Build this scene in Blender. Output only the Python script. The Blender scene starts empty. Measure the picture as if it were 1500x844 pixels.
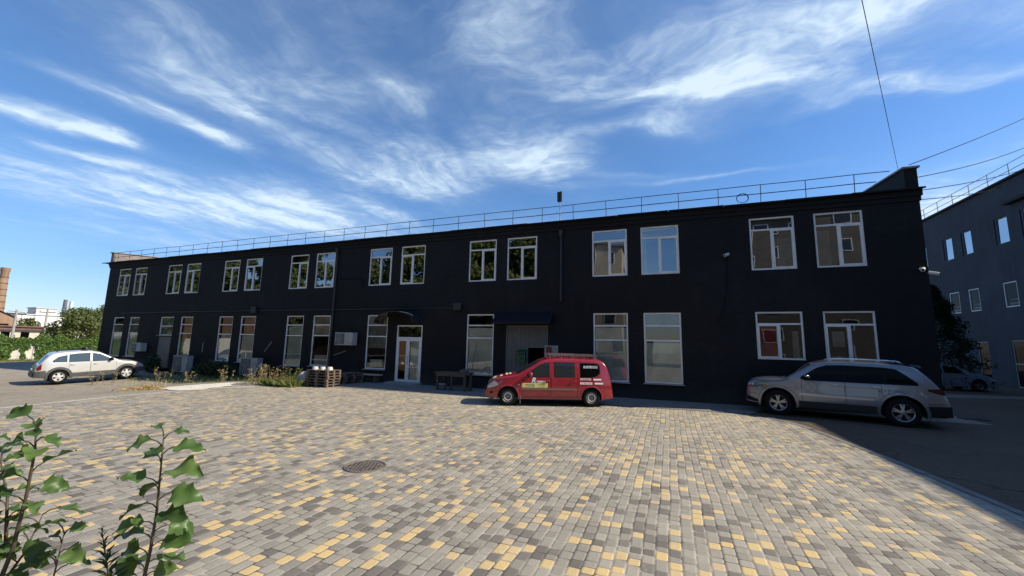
import bpy, bmesh, math, random
import numpy as np
from mathutils import Vector, Matrix

SC = bpy.context.scene
COL = SC.collection

# ------------------------------------------------------------------ camera
CAM_LOC = Vector((0, 0, 2.0))
FW = Vector((-0.35824729, 0.92324878, 0.13881844))
RT = Vector((0.93312029, 0.35896972, 0.0206706))
UP = Vector((0.03074751, -0.13693949, 0.9901021))
cam_d = bpy.data.cameras.new('camera')
cam = bpy.data.objects.new('camera', cam_d); COL.objects.link(cam)
cam.matrix_world = Matrix(((RT.x, UP.x, -FW.x, CAM_LOC.x), (RT.y, UP.y, -FW.y, CAM_LOC.y),
                           (RT.z, UP.z, -FW.z, CAM_LOC.z), (0, 0, 0, 1)))
cam_d.sensor_width = 36; cam_d.lens = 592.73 / 1500 * 36
cam_d.clip_start = 0.05; cam_d.clip_end = 3000
SC.camera = cam

# ------------------------------------------------------------------ light
SUN = Vector((1.245, 0.32, 1.0)).normalized()
SUN_EL = math.asin(SUN.z); SUN_AZ = math.atan2(SUN.x, SUN.y)
sl = bpy.data.lights.new('sun', 'SUN'); sl.energy = 5.0; sl.angle = math.radians(0.5); sl.color = (1.0, 0.89, 0.70)
so = bpy.data.objects.new('sun', sl); COL.objects.link(so)
so.rotation_euler = SUN.to_track_quat('Z', 'Y').to_euler(); so.location = (30, 10, 40)
SC.view_settings.view_transform = 'Standard'; SC.view_settings.look = 'None'
SC.view_settings.gamma = 1; SC.view_settings.exposure = 0.36; SC.view_settings.use_curve_mapping = False
SC.cycles.max_bounces = 6; SC.cycles.transparent_max_bounces = 12; SC.cycles.glossy_bounces = 3
SC.cycles.caustics_reflective = False; SC.cycles.caustics_refractive = False

class NT:
    """small node helper"""
    def __init__(s, tree): s.t = tree; s.n = tree.nodes; s.l = tree.links
    def add(s, kind, **kw):
        n = s.n.new(kind)
        for k, v in kw.items(): setattr(n, k, v)
        return n
    def put(s, inp, v):
        if hasattr(v, 'links') or hasattr(v, 'is_linked'): s.l.new(v, inp)
        else: inp.default_value = v
    def m(s, op, a, b=0.0, c=0.0, clamp=False):
        n = s.n.new('ShaderNodeMath'); n.operation = op; n.use_clamp = clamp
        s.put(n.inputs[0], a); s.put(n.inputs[1], b); s.put(n.inputs[2], c)
        return n.outputs[0]
    def xyz(s, v):
        n = s.n.new('ShaderNodeSeparateXYZ'); s.put(n.inputs[0], v); return n.outputs
    def vec(s, x, y, z=0.0):
        n = s.n.new('ShaderNodeCombineXYZ'); s.put(n.inputs[0], x); s.put(n.inputs[1], y); s.put(n.inputs[2], z); return n.outputs[0]
    def noise(s, v, scale, detail=3, rough=.5, dist=0.0):
        n = s.n.new('ShaderNodeTexNoise'); s.put(n.inputs['Vector'], v)
        n.inputs['Scale'].default_value = scale; n.inputs['Detail'].default_value = detail
        n.inputs['Roughness'].default_value = rough; n.inputs['Distortion'].default_value = dist
        return n.outputs['Fac']
    def mix(s, f, a, b, typ='MIX'):
        n = s.n.new('ShaderNodeMix'); n.data_type = 'RGBA'; n.blend_type = typ
        s.put(n.inputs[0], f)
        for i, v in ((6, a), (7, b)):
            if isinstance(v, tuple) and len(v) == 3: v = (*v, 1)
            s.put(n.inputs[i], v)
        return n.outputs[2]
    def ramp(s, f, stops, interp='LINEAR'):
        n = s.n.new('ShaderNodeValToRGB'); n.color_ramp.interpolation = interp
        e = n.color_ramp.elements
        while len(e) < len(stops): e.new(.5)
        for i, (p, c) in enumerate(stops): e[i].position = p; e[i].color = (*c, 1) if len(c) == 3 else c
        s.put(n.inputs[0], f); return n.outputs[0]
    def rng(s, v, a, b, c=0.0, d=1.0, smooth=False):
        n = s.n.new('ShaderNodeMapRange'); n.clamp = True
        if smooth: n.interpolation_type = 'SMOOTHSTEP'
        s.put(n.inputs[0], v)
        for i, q in enumerate((a, b, c, d)): n.inputs[1 + i].default_value = q
        return n.outputs[0]

# ------------------------------------------------------------------ sky with cirrus
world = bpy.data.worlds.new('World'); SC.world = world; world.use_nodes = True
w = NT(world.node_tree); w.n.clear()
sky = w.add('ShaderNodeTexSky', sky_type='NISHITA'); sky.sun_disc = False
sky.sun_elevation = SUN_EL; sky.sun_rotation = SUN_AZ
sky.air_density = 1.0; sky.dust_density = 0.25; sky.ozone_density = 3.0
tc = w.add('ShaderNodeTexCoord').outputs['Generated']
X_, Y_, Z_ = w.xyz(tc)
zc = w.m('MAXIMUM', Z_, 0.03)
U_, V_ = w.m('DIVIDE', X_, zc), w.m('DIVIDE', Y_, zc)
UVv = w.vec(U_, V_)
warp = w.add('ShaderNodeTexNoise'); w.put(warp.inputs['Vector'], UVv); warp.inputs['Scale'].default_value = 1.7; warp.inputs['Detail'].default_value = 4
wx, wy, wz = w.xyz(warp.outputs['Color'])
Uw = w.m('ADD', U_, w.m('MULTIPLY', w.m('SUBTRACT', wx, .5), .50))
Vw = w.m('ADD', V_, w.m('MULTIPLY', w.m('SUBTRACT', wy, .5), .50))
streakL = w.noise(w.vec(w.m('MULTIPLY', Uw, 4.2), w.m('MULTIPLY', Vw, 1.7)), 1.0, 8, .55, .15)
streakR = w.noise(w.vec(w.m('MULTIPLY', Uw, 1.9), w.m('MULTIPLY', Vw, 5.0)), 1.0, 8, .55, .2)
side = w.rng(U_, -1.3, -0.3, 0, 1, True)
nz = w.m('ADD', w.m('MULTIPLY', streakL, w.m('SUBTRACT', 1.0, side)), w.m('MULTIPLY', streakR, side))
fine = w.noise(w.vec(w.m('MULTIPLY', Uw, 6.0), w.m('MULTIPLY', Vw, 6.0)), 2.0, 8, .62, .2)
#        centre u,v    radii        angle  strength
BLOBS = [(-2.68, .80, .10, .30, -.15, 1.15), (-2.60, 1.02, .08, .12, 0, .8), (-2.14, .98, .08, .22, -.1, 1.1), (-2.08, 1.28, .08, .14, -.1, .6),
         (-1.72, 1.16, .14, .26, -.1, .62), (-1.35, 1.45, .12, .30, -.1, .3), (-1.50, .80, .26, .42, -.1, .46),
         (-3.4, 1.85, .48, 1.1, -.55, .95), (-2.5, 2.3, .45, .5, -.4, .85), (-4.6, 2.6, .7, 1.2, -.5, .4),
         (-1.42, 2.05, .34, .26, .4, 1.05), (-1.05, 1.25, .22, .16, .3, .5), (-1.75, 1.65, .16, .22, 0, .5), (-.95, .85, .18, .2, .2, .3), (-3.0, 1.25, .10, .25, -.3, .5), (-1.2, 1.7, .12, .2, .4, .35), (-.50, 1.00, .16, .24, .2, .52), (-.45, 1.38, .25, .25, .2, .25), (-.66, 2.02, .30, .22, 1.1, 1.1),
         (.62, 1.42, .55, .16, -.15, .95), (.20, 1.66, .42, .10, .25, .9), (1.15, 1.36, .5, .22, 0, .8), (.02, 1.20, .35, .16, 0, .45),
         (1.0, 1.87, .34, .055, -.08, .85), (-.06, 1.84, .22, .10, .2, .55), (.3, 2.5, .38, .04, .1, .5), (-.2, 2.32, .25, .05, .2, .3),
         (1.85, 3.7, .55, .75, .3, 1.1), (.9, 4.4, .8, .5, 0, .4), (-1.5, 3.4, 1.0, .5, 0, .3)]
# clouds beyond the frame, so that windows and paint mirror a sky of the same kind
BLOBS += [(-.6, -1.6, .8, .3, .2, .6), (.9, -1.2, .6, .3, 0, .6), (-2.0, -1.0, .4, .6, .2, .6), (.2, -3.0, 1.2, .4, .1, .6), (0, .2, .6, .3, .5, .4)]
mask = 0.0
for (cu, cv, ru, rv, an, st) in BLOBS:
    du, dv = w.m('SUBTRACT', Uw, cu), w.m('SUBTRACT', Vw, cv)
    c, s = math.cos(an), math.sin(an)
    p = w.m('ADD', w.m('MULTIPLY', du, c / ru), w.m('MULTIPLY', dv, s / ru))
    q = w.m('ADD', w.m('MULTIPLY', du, -s / rv), w.m('MULTIPLY', dv, c / rv))
    d2 = w.m('ADD', w.m('MULTIPLY', p, p), w.m('MULTIPLY', q, q))
    g = w.m('MULTIPLY', w.m('EXPONENT', w.m('MULTIPLY', d2, -0.75)), st)
    mask = w.m('ADD', mask, g)
dens = w.m('MULTIPLY', mask, w.rng(nz, .30, .68, .20, 1.15))
dens = w.m('MULTIPLY', dens, w.rng(fine, .28, .68, .58, 1.12))
dens = w.m('ADD', dens, w.m('MULTIPLY', w.rng(nz, .42, .8, 0, .14), w.rng(fine, .3, .7, .3, 1)))
soft = w.m('MULTIPLY', mask, .13)
dens = w.m('ADD', w.m('MULTIPLY', w.rng(dens, .0, 1.1, 0, 1, True), .86), w.m('MINIMUM', soft, .14))
dens = w.m('ADD', dens, w.rng(w.noise(UVv, .8, 4, .6, .2), .45, .75, .0, .07))
dens = w.m('MINIMUM', dens, .93)
dens = w.m('MULTIPLY', dens, w.rng(Z_, .03, .12, 0, 1))
hs = w.add('ShaderNodeHueSaturation'); hs.inputs['Saturation'].default_value = 1.2; hs.inputs['Value'].default_value = 1.0
w.l.new(sky.outputs[0], hs.inputs['Color'])
CLOUD = (4.7, 5.7, 6.5)
tint = w.mix(w.rng(Z_, .0, .32, 0, 1, True), (.62, .66, .84), (.90, .92, 1.0))
skyc = w.mix(dens, w.mix(1.0, hs.outputs[0], tint, 'MULTIPLY'), CLOUD)
bg = w.add('ShaderNodeBackground'); w.l.new(skyc, bg.inputs[0]); bg.inputs[1].default_value = 0.13
wo = w.add('ShaderNodeOutputWorld'); w.l.new(bg.outputs[0], wo.inputs[0])

# ------------------------------------------------------------------ materials
MATS = {}
def mat(name, color, rough=.6, metal=0.0, spec=.5, var=.0, vscale=4.0, bump=0.0, bscale=40.0, coat=0.0, dirt=None, dscale=1.0, damt=.5, vcol=None, transl=0.0):
    if name in MATS: return MATS[name]
    m = bpy.data.materials.new(name); m.use_nodes = True; t = NT(m.node_tree)
    b = t.n['Principled BSDF']
    pos = t.add('ShaderNodeNewGeometry').outputs['Position']
    c = (*color, 1)
    col = c
    if vcol or var:
        f = t.noise(pos, vscale, 4, .6)
        hi = vcol or tuple(min(1, x * (1 + var)) for x in color); lo = tuple(x * (1 - var) for x in color) if not vcol else color
        col = t.mix(t.rng(f, .3, .7), lo, hi)
    if dirt:
        col = t.mix(t.m('MULTIPLY', t.rng(t.noise(pos, dscale, 6, .65), .45, .7), damt), col, dirt)
    t.put(b.inputs['Base Color'], col)
    b.inputs['Roughness'].default_value = rough; b.inputs['Metallic'].default_value = metal
    b.inputs['Specular IOR Level'].default_value = spec; b.inputs['Coat Weight'].default_value = coat
    b.inputs['Coat Roughness'].default_value = .04
    if bump:
        bn = t.add('ShaderNodeBump'); bn.inputs['Strength'].default_value = bump; bn.inputs['Distance'].default_value = .02
        t.l.new(t.noise(pos, bscale, 4, .6), bn.inputs['Height']); t.l.new(bn.outputs[0], b.inputs['Normal'])
    MATS[name] = m; return m

def leaf_mat(name, stops, rough=.5, transl=.35):
    m = bpy.data.materials.new(name); m.use_nodes = True; t = NT(m.node_tree); b = t.n['Principled BSDF']
    g = t.add('ShaderNodeNewGeometry')
    c = t.ramp(g.outputs['Random Per Island'], stops)
    nzv = t.noise(g.outputs['Position'], 30.0, 3)
    c = t.mix(t.rng(nzv, .35, .7, 0, .35), c, tuple(x * .6 for x in stops[0][1]))
    t.l.new(c, b.inputs['Base Color']); b.inputs['Roughness'].default_value = rough
    tr = t.add('ShaderNodeBsdfTranslucent'); t.l.new(t.mix(.5, c, (.16, .22, .02)), tr.inputs[0])
    mx = t.add('ShaderNodeMixShader'); mx.inputs[0].default_value = transl
    t.l.new(b.outputs[0], mx.inputs[1]); t.l.new(tr.outputs[0], mx.inputs[2])
    t.l.new(mx.outputs[0], t.n['Material Output'].inputs[0])
    return m

def brick_mat(name, c1, c2, mortar, ax='XZ', bw=.25, bh=.075, rough=.7, bump=.5, dirt=None, damt=.4, spec=.4, streak=0.0):
    m = bpy.data.materials.new(name); m.use_nodes = True; t = NT(m.node_tree); b = t.n['Principled BSDF']
    pos = t.add('ShaderNodeNewGeometry').outputs['Position']; x, y, z = t.xyz(pos)
    v = t.vec(x if ax[0] == 'X' else y, z, 0.0)
    br = t.add('ShaderNodeTexBrick'); t.l.new(v, br.inputs['Vector']); br.inputs['Scale'].default_value = 1.0
    br.inputs['Brick Width'].default_value = bw; br.inputs['Row Height'].default_value = bh; br.inputs['Mortar Size'].default_value = .006
    br.inputs['Color1'].default_value = (*c1, 1); br.inputs['Color2'].default_value = (*c2, 1); br.inputs['Mortar'].default_value = (*mortar, 1)
    col = br.outputs['Color']
    big = t.noise(pos, .7, 5, .6)
    col = t.mix(t.rng(big, .3, .7), col, t.mix(1.0, col, (.72, .74, .78), 'MULTIPLY'))
    if dirt:
        sv = t.vec(t.m('MULTIPLY', x if ax[0] == 'X' else y, 2.2), t.m('MULTIPLY', z, .35), 0.0)
        col = t.mix(t.m('MULTIPLY', t.rng(t.noise(sv, 1.0, 5, .6), .5, .75), damt), col, dirt)
    if dirt:      # dusty splash line above the ground and blotchy repainted areas
        sp_ = t.m('MULTIPLY', t.rng(t.m('ADD', z, t.m('MULTIPLY', t.noise(pos, 2.5, 5, .7), -.9)), -.45, .25, 1, 0), .6)
        col = t.mix(sp_, col, tuple(q * 2.2 for q in dirt))
        col = t.mix(t.rng(t.noise(pos, .22, 3, .5), .48, .54, 0, .35), col, tuple(q * .55 for q in c1))
    t.l.new(col, b.inputs['Base Color']); b.inputs['Roughness'].default_value = rough; b.inputs['Specular IOR Level'].default_value = spec
    h = t.m('ADD', t.m('MULTIPLY', br.outputs['Fac'], -.6), t.m('MULTIPLY', t.noise(pos, 25.0, 4), .5))
    bn = t.add('ShaderNodeBump'); bn.inputs['Strength'].default_value = bump; bn.inputs['Distance'].default_value = .012
    t.l.new(h, bn.inputs['Height']); t.l.new(bn.outputs[0], b.inputs['Normal'])
    return m

def glass_mat(name, refl=.2, tint=(.62, .68, .66), ior=1.5):
    m = bpy.data.materials.new(name); m.use_nodes = True; t = NT(m.node_tree)
    t.n.remove(t.n['Principled BSDF'])
    geo = t.add('ShaderNodeNewGeometry')
    bn = t.add('ShaderNodeBump'); bn.inputs['Strength'].default_value = .05; bn.inputs['Distance'].default_value = .05
    t.l.new(t.noise(geo.outputs['Position'], .9, 1), bn.inputs['Height'])
    gl = t.add('ShaderNodeBsdfGlossy'); gl.inputs['Roughness'].default_value = .012; t.l.new(bn.outputs[0], gl.inputs['Normal'])
    gl.inputs['Color'].default_value = (.95, .97, 1, 1)
    tr = t.add('ShaderNodeBsdfTransparent'); tr.inputs[0].default_value = (*tint, 1)
    fr = t.add('ShaderNodeFresnel'); fr.inputs[0].default_value = ior
    f = t.m('ADD', t.m('MULTIPLY', fr.outputs[0], .9), refl, clamp=True)
    mx = t.add('ShaderNodeMixShader'); t.l.new(f, mx.inputs[0]); t.l.new(tr.outputs[0], mx.inputs[1]); t.l.new(gl.outputs[0], mx.inputs[2])
    t.l.new(mx.outputs[0], t.n['Material Output'].inputs[0])
    return m

def paver_mat():
    m = bpy.data.materials.new('paving_stones'); m.use_nodes = True; t = NT(m.node_tree); b = t.n['Principled BSDF']
    pos = t.add('ShaderNodeNewGeometry').outputs['Position']
    wob = t.noise(pos, .35, 2)
    x, y, z = t.xyz(pos)
    x = t.m('ADD', x, t.m('MULTIPLY', wob, .12))
    RW, RL = .124, .150
    xr = t.m('DIVIDE', x, RW); row = t.m('FLOOR', xr); fx = t.m('SUBTRACT', xr, row)
    ex = t.m('MULTIPLY', t.m('MINIMUM', fx, t.m('SUBTRACT', 1.0, fx)), RW)
    wn = t.add('ShaderNodeTexWhiteNoise', noise_dimensions='1D'); t.put(wn.inputs['W'], row)
    W = t.m('ADD', t.m('DIVIDE', y, RL), t.m('MULTIPLY', wn.outputs['Value'], 913.0))
    vo = t.add('ShaderNodeTexVoronoi', voronoi_dimensions='1D'); t.put(vo.inputs['W'], W); vo.inputs['Scale'].default_value = 1; vo.inputs['Randomness'].default_value = .78
    vd = t.add('ShaderNodeTexVoronoi', voronoi_dimensions='1D', feature='DISTANCE_TO_EDGE'); t.put(vd.inputs['W'], W); vd.inputs['Scale'].default_value = 1; vd.inputs['Randomness'].default_value = .78
    ey = t.m('MULTIPLY', vd.outputs['Distance'], RL)
    R = .028
    ax = t.m('MAXIMUM', t.m('SUBTRACT', R, ex), 0.0); ay = t.m('MAXIMUM', t.m('SUBTRACT', R, ey), 0.0)
    d = t.m('SUBTRACT', R, t.m('SQRT', t.m('ADD', t.m('MULTIPLY', ax, ax), t.m('MULTIPLY', ay, ay))))
    cr, cg, cb = t.xyz(vo.outputs['Color'])
    kind = t.ramp(cr, [(0, (.125, .112, .10)), (.15, (.32, .295, .245)), (.40, (.375, .345, .285)), (.62, (.275, .252, .21)), (.805, (.72, .52, .225)), (.955, (.60, .45, .27))], 'CONSTANT')
    col = t.mix(t.rng(cg, 0, 1, 0, .22), kind, (.42, .38, .33))
    sp = t.noise(pos, 90.0, 3, .7)
    col = t.mix(t.rng(sp, .3, .75, 0, .38), col, (.12, .11, .10))
    dust = t.noise(pos, .45, 5, .6)
    sepd = t.rng(y, 3.0, 13, .06, .66)
    dust_sheen = t.m('MULTIPLY', t.rng(dust, .25, .75, .35, 1.0), sepd)
    col = t.mix(dust_sheen, col, (.43, .385, .305))  # dust plus the pale grazing sheen of far stones, painted by distance
    stain = t.m('MULTIPLY', t.rng(t.noise(pos, .8, 7, .72), .52, .72), .42)
    col = t.mix(stain, col, (.17, .15, .125))
    ty = t.noise(t.vec(t.m('MULTIPLY', x, .9), t.m('MULTIPLY', y, .12), 0.0), 1.0, 5, .6)
    col = t.mix(t.rng(ty, .56, .72, 0, .30), col, (.15, .135, .115))
    col = t.mix(t.rng(t.noise(pos, 2.2, 6, .75), .60, .72, 0, .5), col, (.50, .45, .36))
    j = t.rng(d, .002, .0085, 0, 1, True)
    jn = t.noise(pos, 3.0, 4)
    jc = t.mix(t.rng(jn, .42, .66), (.095, .085, .075), (.46, .42, .35))
    col = t.mix(j, jc, col)
    t.l.new(col, b.inputs['Base Color']); b.inputs['Roughness'].default_value = .75; b.inputs['Specular IOR Level'].default_value = .3
    h = t.m('ADD', t.rng(d, 0, .022, 0, 1, True), t.m('MULTIPLY', sp, .32))
    h = t.m('ADD', h, t.m('MULTIPLY', cb, .6))
    bn = t.add('ShaderNodeBump'); bn.inputs['Strength'].default_value = .7; bn.inputs['Distance'].default_value = .006
    t.l.new(h, bn.inputs['Height']); t.l.new(bn.outputs[0], b.inputs['Normal'])
    return m

def ground_mat(name, base, light, dark, gravel=.3, rough=.85, spec=.3, big=.25):
    m = bpy.data.materials.new(name); m.use_nodes = True; t = NT(m.node_tree); b = t.n['Principled BSDF']
    pos = t.add('ShaderNodeNewGeometry').outputs['Position']
    n1 = t.noise(pos, big, 6, .6); n2 = t.noise(pos, 5.0, 6, .7); n3 = t.noise(pos, 60.0, 3, .7)
    c = t.mix(t.rng(n1, .35, .65), base, light)
    c = t.mix(t.rng(n2, .48, .72, 0, .7), c, dark)
    c = t.mix(t.rng(n3, .45, .75, 0, gravel), c, tuple(min(1, q * 1.9) for q in light))
    c = t.mix(t.rng(n3, .5, .2, 0, gravel), c, tuple(q * .4 for q in dark))
    vr = t.add('ShaderNodeTexVoronoi', feature='DISTANCE_TO_EDGE'); vr.inputs['Scale'].default_value = .45
    wp = t.add('ShaderNodeTexNoise'); t.l.new(pos, wp.inputs['Vector']); wp.inputs['Scale'].default_value = 1.6; wp.inputs['Detail'].default_value = 5
    vm = t.add('ShaderNodeVectorMath', operation='MULTIPLY_ADD'); t.l.new(wp.outputs['Color'], vm.inputs[0]); vm.inputs[1].default_value = (1.2, 1.2, 0); t.l.new(pos, vm.inputs[2]); t.l.new(vm.outputs[0], vr.inputs['Vector'])
    crack = t.m('MULTIPLY', t.rng(vr.outputs['Distance'], .004, .014, 1, 0), t.rng(n1, .45, .6, 0, .7))
    c = t.mix(crack, c, tuple(q * .35 for q in dark))
    ch = t.add('ShaderNodeTexVoronoi'); t.l.new(pos, ch.inputs['Vector']); ch.inputs['Scale'].default_value = 9.0
    c = t.mix(t.m('MULTIPLY', t.rng(ch.outputs['Distance'], .10, .14, 1, 0), t.rng(n2, .45, .6, 0, .8)), c, tuple(min(1, q * 2.6) for q in light))
    t.l.new(c, b.inputs['Base Color']); b.inputs['Roughness'].default_value = rough; b.inputs['Specular IOR Level'].default_value = spec
    bn = t.add('ShaderNodeBump'); bn.inputs['Strength'].default_value = .6; bn.inputs['Distance'].default_value = .02
    t.l.new(t.m('ADD', n3, n2), bn.inputs['Height']); t.l.new(bn.outputs[0], b.inputs['Normal'])
    return m

def car_paint(name, color, metal=0.0, rough=.35, coat=1.0):
    m = mat(name, color, rough=rough, metal=metal, coat=coat, dirt=tuple(.6 * c + .08 for c in color), dscale=3.0, damt=.18)
    return m

WHITE = mat('white_pvc', (.80, .80, .79), .4, dirt=(.45, .43, .40), dscale=2.5, damt=.4)
BLACK = mat('black_rubber', (.012, .012, .013), .9, spec=.05)
DARKM = mat('dark_metal', (.025, .027, .032), .5, metal=.0)
STEEL = mat('galvanised_steel', (.42, .43, .44), .45, metal=.6, var=.2)
RAILM = mat('rusty_painted_steel', (.028, .026, .027), .8, var=.5, vscale=3, spec=.2)
WOOD = mat('weathered_wood', (.085, .062, .05), .8, vcol=(.19, .145, .115), vscale=6, bump=.3)
WOODD = mat('dark_old_wood', (.06, .045, .035), .8, vcol=(.11, .085, .065), vscale=6, bump=.3)
CONC = mat('concrete', (.33, .32, .30), .85, var=.25, vscale=2, bump=.3, dirt=(.14, .13, .12), dscale=1.5)
GLASS = glass_mat('window_glass', .25, (.7, .74, .73))
GLASSD = glass_mat('shop_glass', .09, (.93, .96, .95))
GLASSN = glass_mat('clear_dark_glass', .0, (.5, .55, .55), 1.28)

# ------------------------------------------------------------------ mesh helper
ORG = {}
class MB:
    def __init__(s, T=None): s.v = []; s.f = []; s.mi = []; s.T = T; s.m = 0
    def pt(s, p):
        p = Vector(s.T(*p)) if s.T else Vector(p); s.v.append(p); return len(s.v) - 1
    def face(s, pts): s.f.append([s.pt(p) for p in pts]); s.mi.append(s.m)
    def fi(s, idx): s.f.append(list(idx)); s.mi.append(s.m)
    def box(s, a, b, R=None, o=None):
        x0, y0, z0 = a; x1, y1, z1 = b
        P = [(x0, y0, z0), (x1, y0, z0), (x1, y1, z0), (x0, y1, z0), (x0, y0, z1), (x1, y0, z1), (x1, y1, z1), (x0, y1, z1)]
        if R is not None: P = [tuple(R @ Vector(p) + Vector(o or (0, 0, 0))) for p in P]
        i = [s.pt(p) for p in P]
        for q in ((0, 3, 2, 1), (4, 5, 6, 7), (0, 1, 5, 4), (1, 2, 6, 5), (2, 3, 7, 6), (3, 0, 4, 7)): s.fi([i[k] for k in q])
    def tube(s, pts, r, n=8, cap=True):
        pts = [Vector(p) for p in pts]; rs = r if isinstance(r, (list, tuple)) else [r] * len(pts)
        rings = []
        for k, p in enumerate(pts):
            d = (pts[min(k + 1, len(pts) - 1)] - pts[max(k - 1, 0)]).normalized()
            a = Vector((0, 0, 1)) if abs(d.z) < .9 else Vector((1, 0, 0))
            e1 = d.cross(a).normalized(); e2 = d.cross(e1)
            rings.append([s.pt(p + (e1 * math.cos(2 * math.pi * j / n) + e2 * math.sin(2 * math.pi * j / n)) * rs[k]) for j in range(n)])
        for a, b in zip(rings, rings[1:]):
            for j in range(n): s.fi((a[j], a[(j + 1) % n], b[(j + 1) % n], b[j]))
        if cap: s.fi(rings[0][::-1]); s.fi(rings[-1])
    def lathe(s, prof, axis='Z', o=(0, 0, 0), n=32):
        o = Vector(o); rings = []
        for (rr, h) in prof:
            ring = []
            for j in range(n):
                c, q = math.cos(2 * math.pi * j / n) * rr, math.sin(2 * math.pi * j / n) * rr
                ring.append(s.pt(o + (Vector((c, q, h)) if axis == 'Z' else Vector((c, h, q)) if axis == 'Y' else Vector((h, c, q)))))
            rings.append(ring)
        for a, b in zip(rings, rings[1:]):
            for j in range(n): s.fi((a[j], a[(j + 1) % n], b[(j + 1) % n], b[j]))
        return rings
    def grid(s, fn, nu, nv):
        I = [[s.pt(fn(i / nu, j / nv)) for j in range(nv + 1)] for i in range(nu + 1)]
        for i in range(nu):
            for j in range(nv): s.fi((I[i][j], I[i + 1][j], I[i + 1][j + 1], I[i][j + 1]))
    def ellipsoid(s, c, r, nu=12, nv=8):
        c = Vector(c)
        s.grid(lambda u, v: c + Vector((r[0] * math.cos(2 * math.pi * u) * math.sin(math.pi * v), r[1] * math.sin(2 * math.pi * u) * math.sin(math.pi * v), r[2] * math.cos(math.pi * v))), nu, nv)
    def build(s, name, mats, parent=None, smooth=False, recalc=True, origin=None):
        o = Vector(origin) if origin is not None else (ORG[parent.name] if parent else Vector((0, 0, 0)))
        me = bpy.data.meshes.new(name)
        me.from_pydata([tuple(p - o) for p in s.v], [], s.f)
        for m in (mats if isinstance(mats, (list, tuple)) else [mats]): me.materials.append(m)
        me.polygons.foreach_set('material_index', s.mi)
        if recalc:
            bm = bmesh.new(); bm.from_mesh(me); bmesh.ops.remove_doubles(bm, verts=bm.verts, dist=1e-5)
            bmesh.ops.recalc_face_normals(bm, faces=bm.faces); bm.to_mesh(me); bm.free()
        if smooth:
            me.polygons.foreach_set('use_smooth', [True] * len(me.polygons))
            if smooth is not True: me.set_sharp_from_angle(angle=math.radians(smooth))
        ob = bpy.data.objects.new(name, me); COL.objects.link(ob)
        if parent: ob.parent = parent; ORG[ob.name] = ORG[parent.name]
        else: ob.location = o; ORG[ob.name] = o
        return ob

def tag(o, label, cat, group=None, kind=None):
    if label: o['label'] = label
    if cat: o['category'] = cat
    if group: o['group'] = group
    if kind: o['kind'] = kind
    return o
def thing(name, loc, label, cat, group=None, rz=0.0):
    o = bpy.data.objects.new(name, None); COL.objects.link(o); o.location = loc; o.rotation_euler = (0, 0, rz)
    o.empty_display_size = .2
    ORG[o.name] = Vector(loc)
    return tag(o, label, cat, group)
def local_thing(name, loc, rz, label, cat, group=None):
    """children are built in the thing's own coordinates"""
    o = thing(name, loc, label, cat, group, rz); ORG[o.name] = Vector((0, 0, 0)); return o
def copy_tree(o, parent=None):
    c = o.copy(); COL.objects.link(c); c.parent = parent
    for ch in list(o.children): copy_tree(ch, c)
    return c
def structure(o, cat='ground', label=None):
    o['kind'] = 'structure'
    if label: o['label'] = label; o['category'] = cat
    return o

# ------------------------------------------------------------------ ground
def S_(t): t = min(1, max(0, t)); return t * t * (3 - 2 * t)
def zg(x, y):
    """the yard falls away a little to the left of the paving"""
    return -.56 * S_((-17.9 - x) / 8) * (1 - .62 * S_((y - 12) / 5))
def poly_sheet(name, pts, z, m):
    mb = MB(); mb.face([(x, y, z) for x, y in pts]); return structure(mb.build(name, m, recalc=False))
YARD = ground_mat('yard_asphalt_dirt', (.24, .205, .165), (.34, .30, .245), (.13, .112, .092), .4)
ROADM = ground_mat('dark_asphalt', (.088, .067, .048), (.130, .102, .075), (.050, .039, .029), .6, .85, .2)
WALK = ground_mat('sidewalk_concrete', (.20, .185, .165), (.27, .25, .22), (.12, .11, .10), .25, big=.8)
SPILL = ground_mat('pale_concrete', (.66, .62, .53), (.78, .73, .63), (.48, .44, .37), .2, big=1.2)
KERBM = ground_mat('kerb_concrete', (.40, .37, .33), (.48, .45, .40), (.28, .26, .23), .15, big=1.0)
def ground():
    mb = MB()
    xs = [-900, -300, -120, -80, -64] + [-58 + .9 * k for k in range(46)] + [-16, 0, 20, 60, 200, 900]
    ys = [-900, -200, -60, -20] + [-8 + 1.0 * k for k in range(36)] + [32, 40, 60, 120, 300, 900]
    I = [[mb.pt((x, y, zg(x, y))) for y in ys] for x in xs]
    for i in range(len(xs) - 1):
        for j in range(len(ys) - 1): mb.fi((I[i][j], I[i + 1][j], I[i + 1][j + 1], I[i][j + 1]))
    return structure(mb.build('ground', YARD, recalc=False, smooth=True))
ground()
poly_sheet('paving', [(-17.0, -9), (4.05, -9), (4.05, 7.4), (3.75, 10), (3.2, 13.3), (2.6, 14.35), (1.6, 14.75), (-14.2, 14.05), (-14.9, 13.4), (-17.3, 11.2), (-17.2, 8.5), (-16.8, 5.5)], .008, paver_mat())
poly_sheet('road', [(4.2, -30), (60, -30), (60, 120), (8.6, 120), (8.6, 16.2), (3.0, 16.2), (2.2, 14.75), (2.8, 14.45), (3.35, 13.4), (3.9, 10), (4.2, 7.4)], .004, ROADM)
poly_sheet('pavement', [(-14.6, 14.12), (1.6, 14.82), (2.3, 14.9), (3.0, 16.3), (3.0, 17.4), (-16, 17.4), (-15.2, 15)], .012, WALK)
poly_sheet('painted_sun_strip', [(9.0, 24.2), (19.8, 27.6), (19.8, 28.9), (9.0, 26.1)], .008, ground_mat('sun_strip_asphalt', (.17, .16, .145), (.24, .225, .20), (.10, .092, .085), .3))  # pale strip: sunlight between the buildings painted into the asphalt colour
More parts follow.
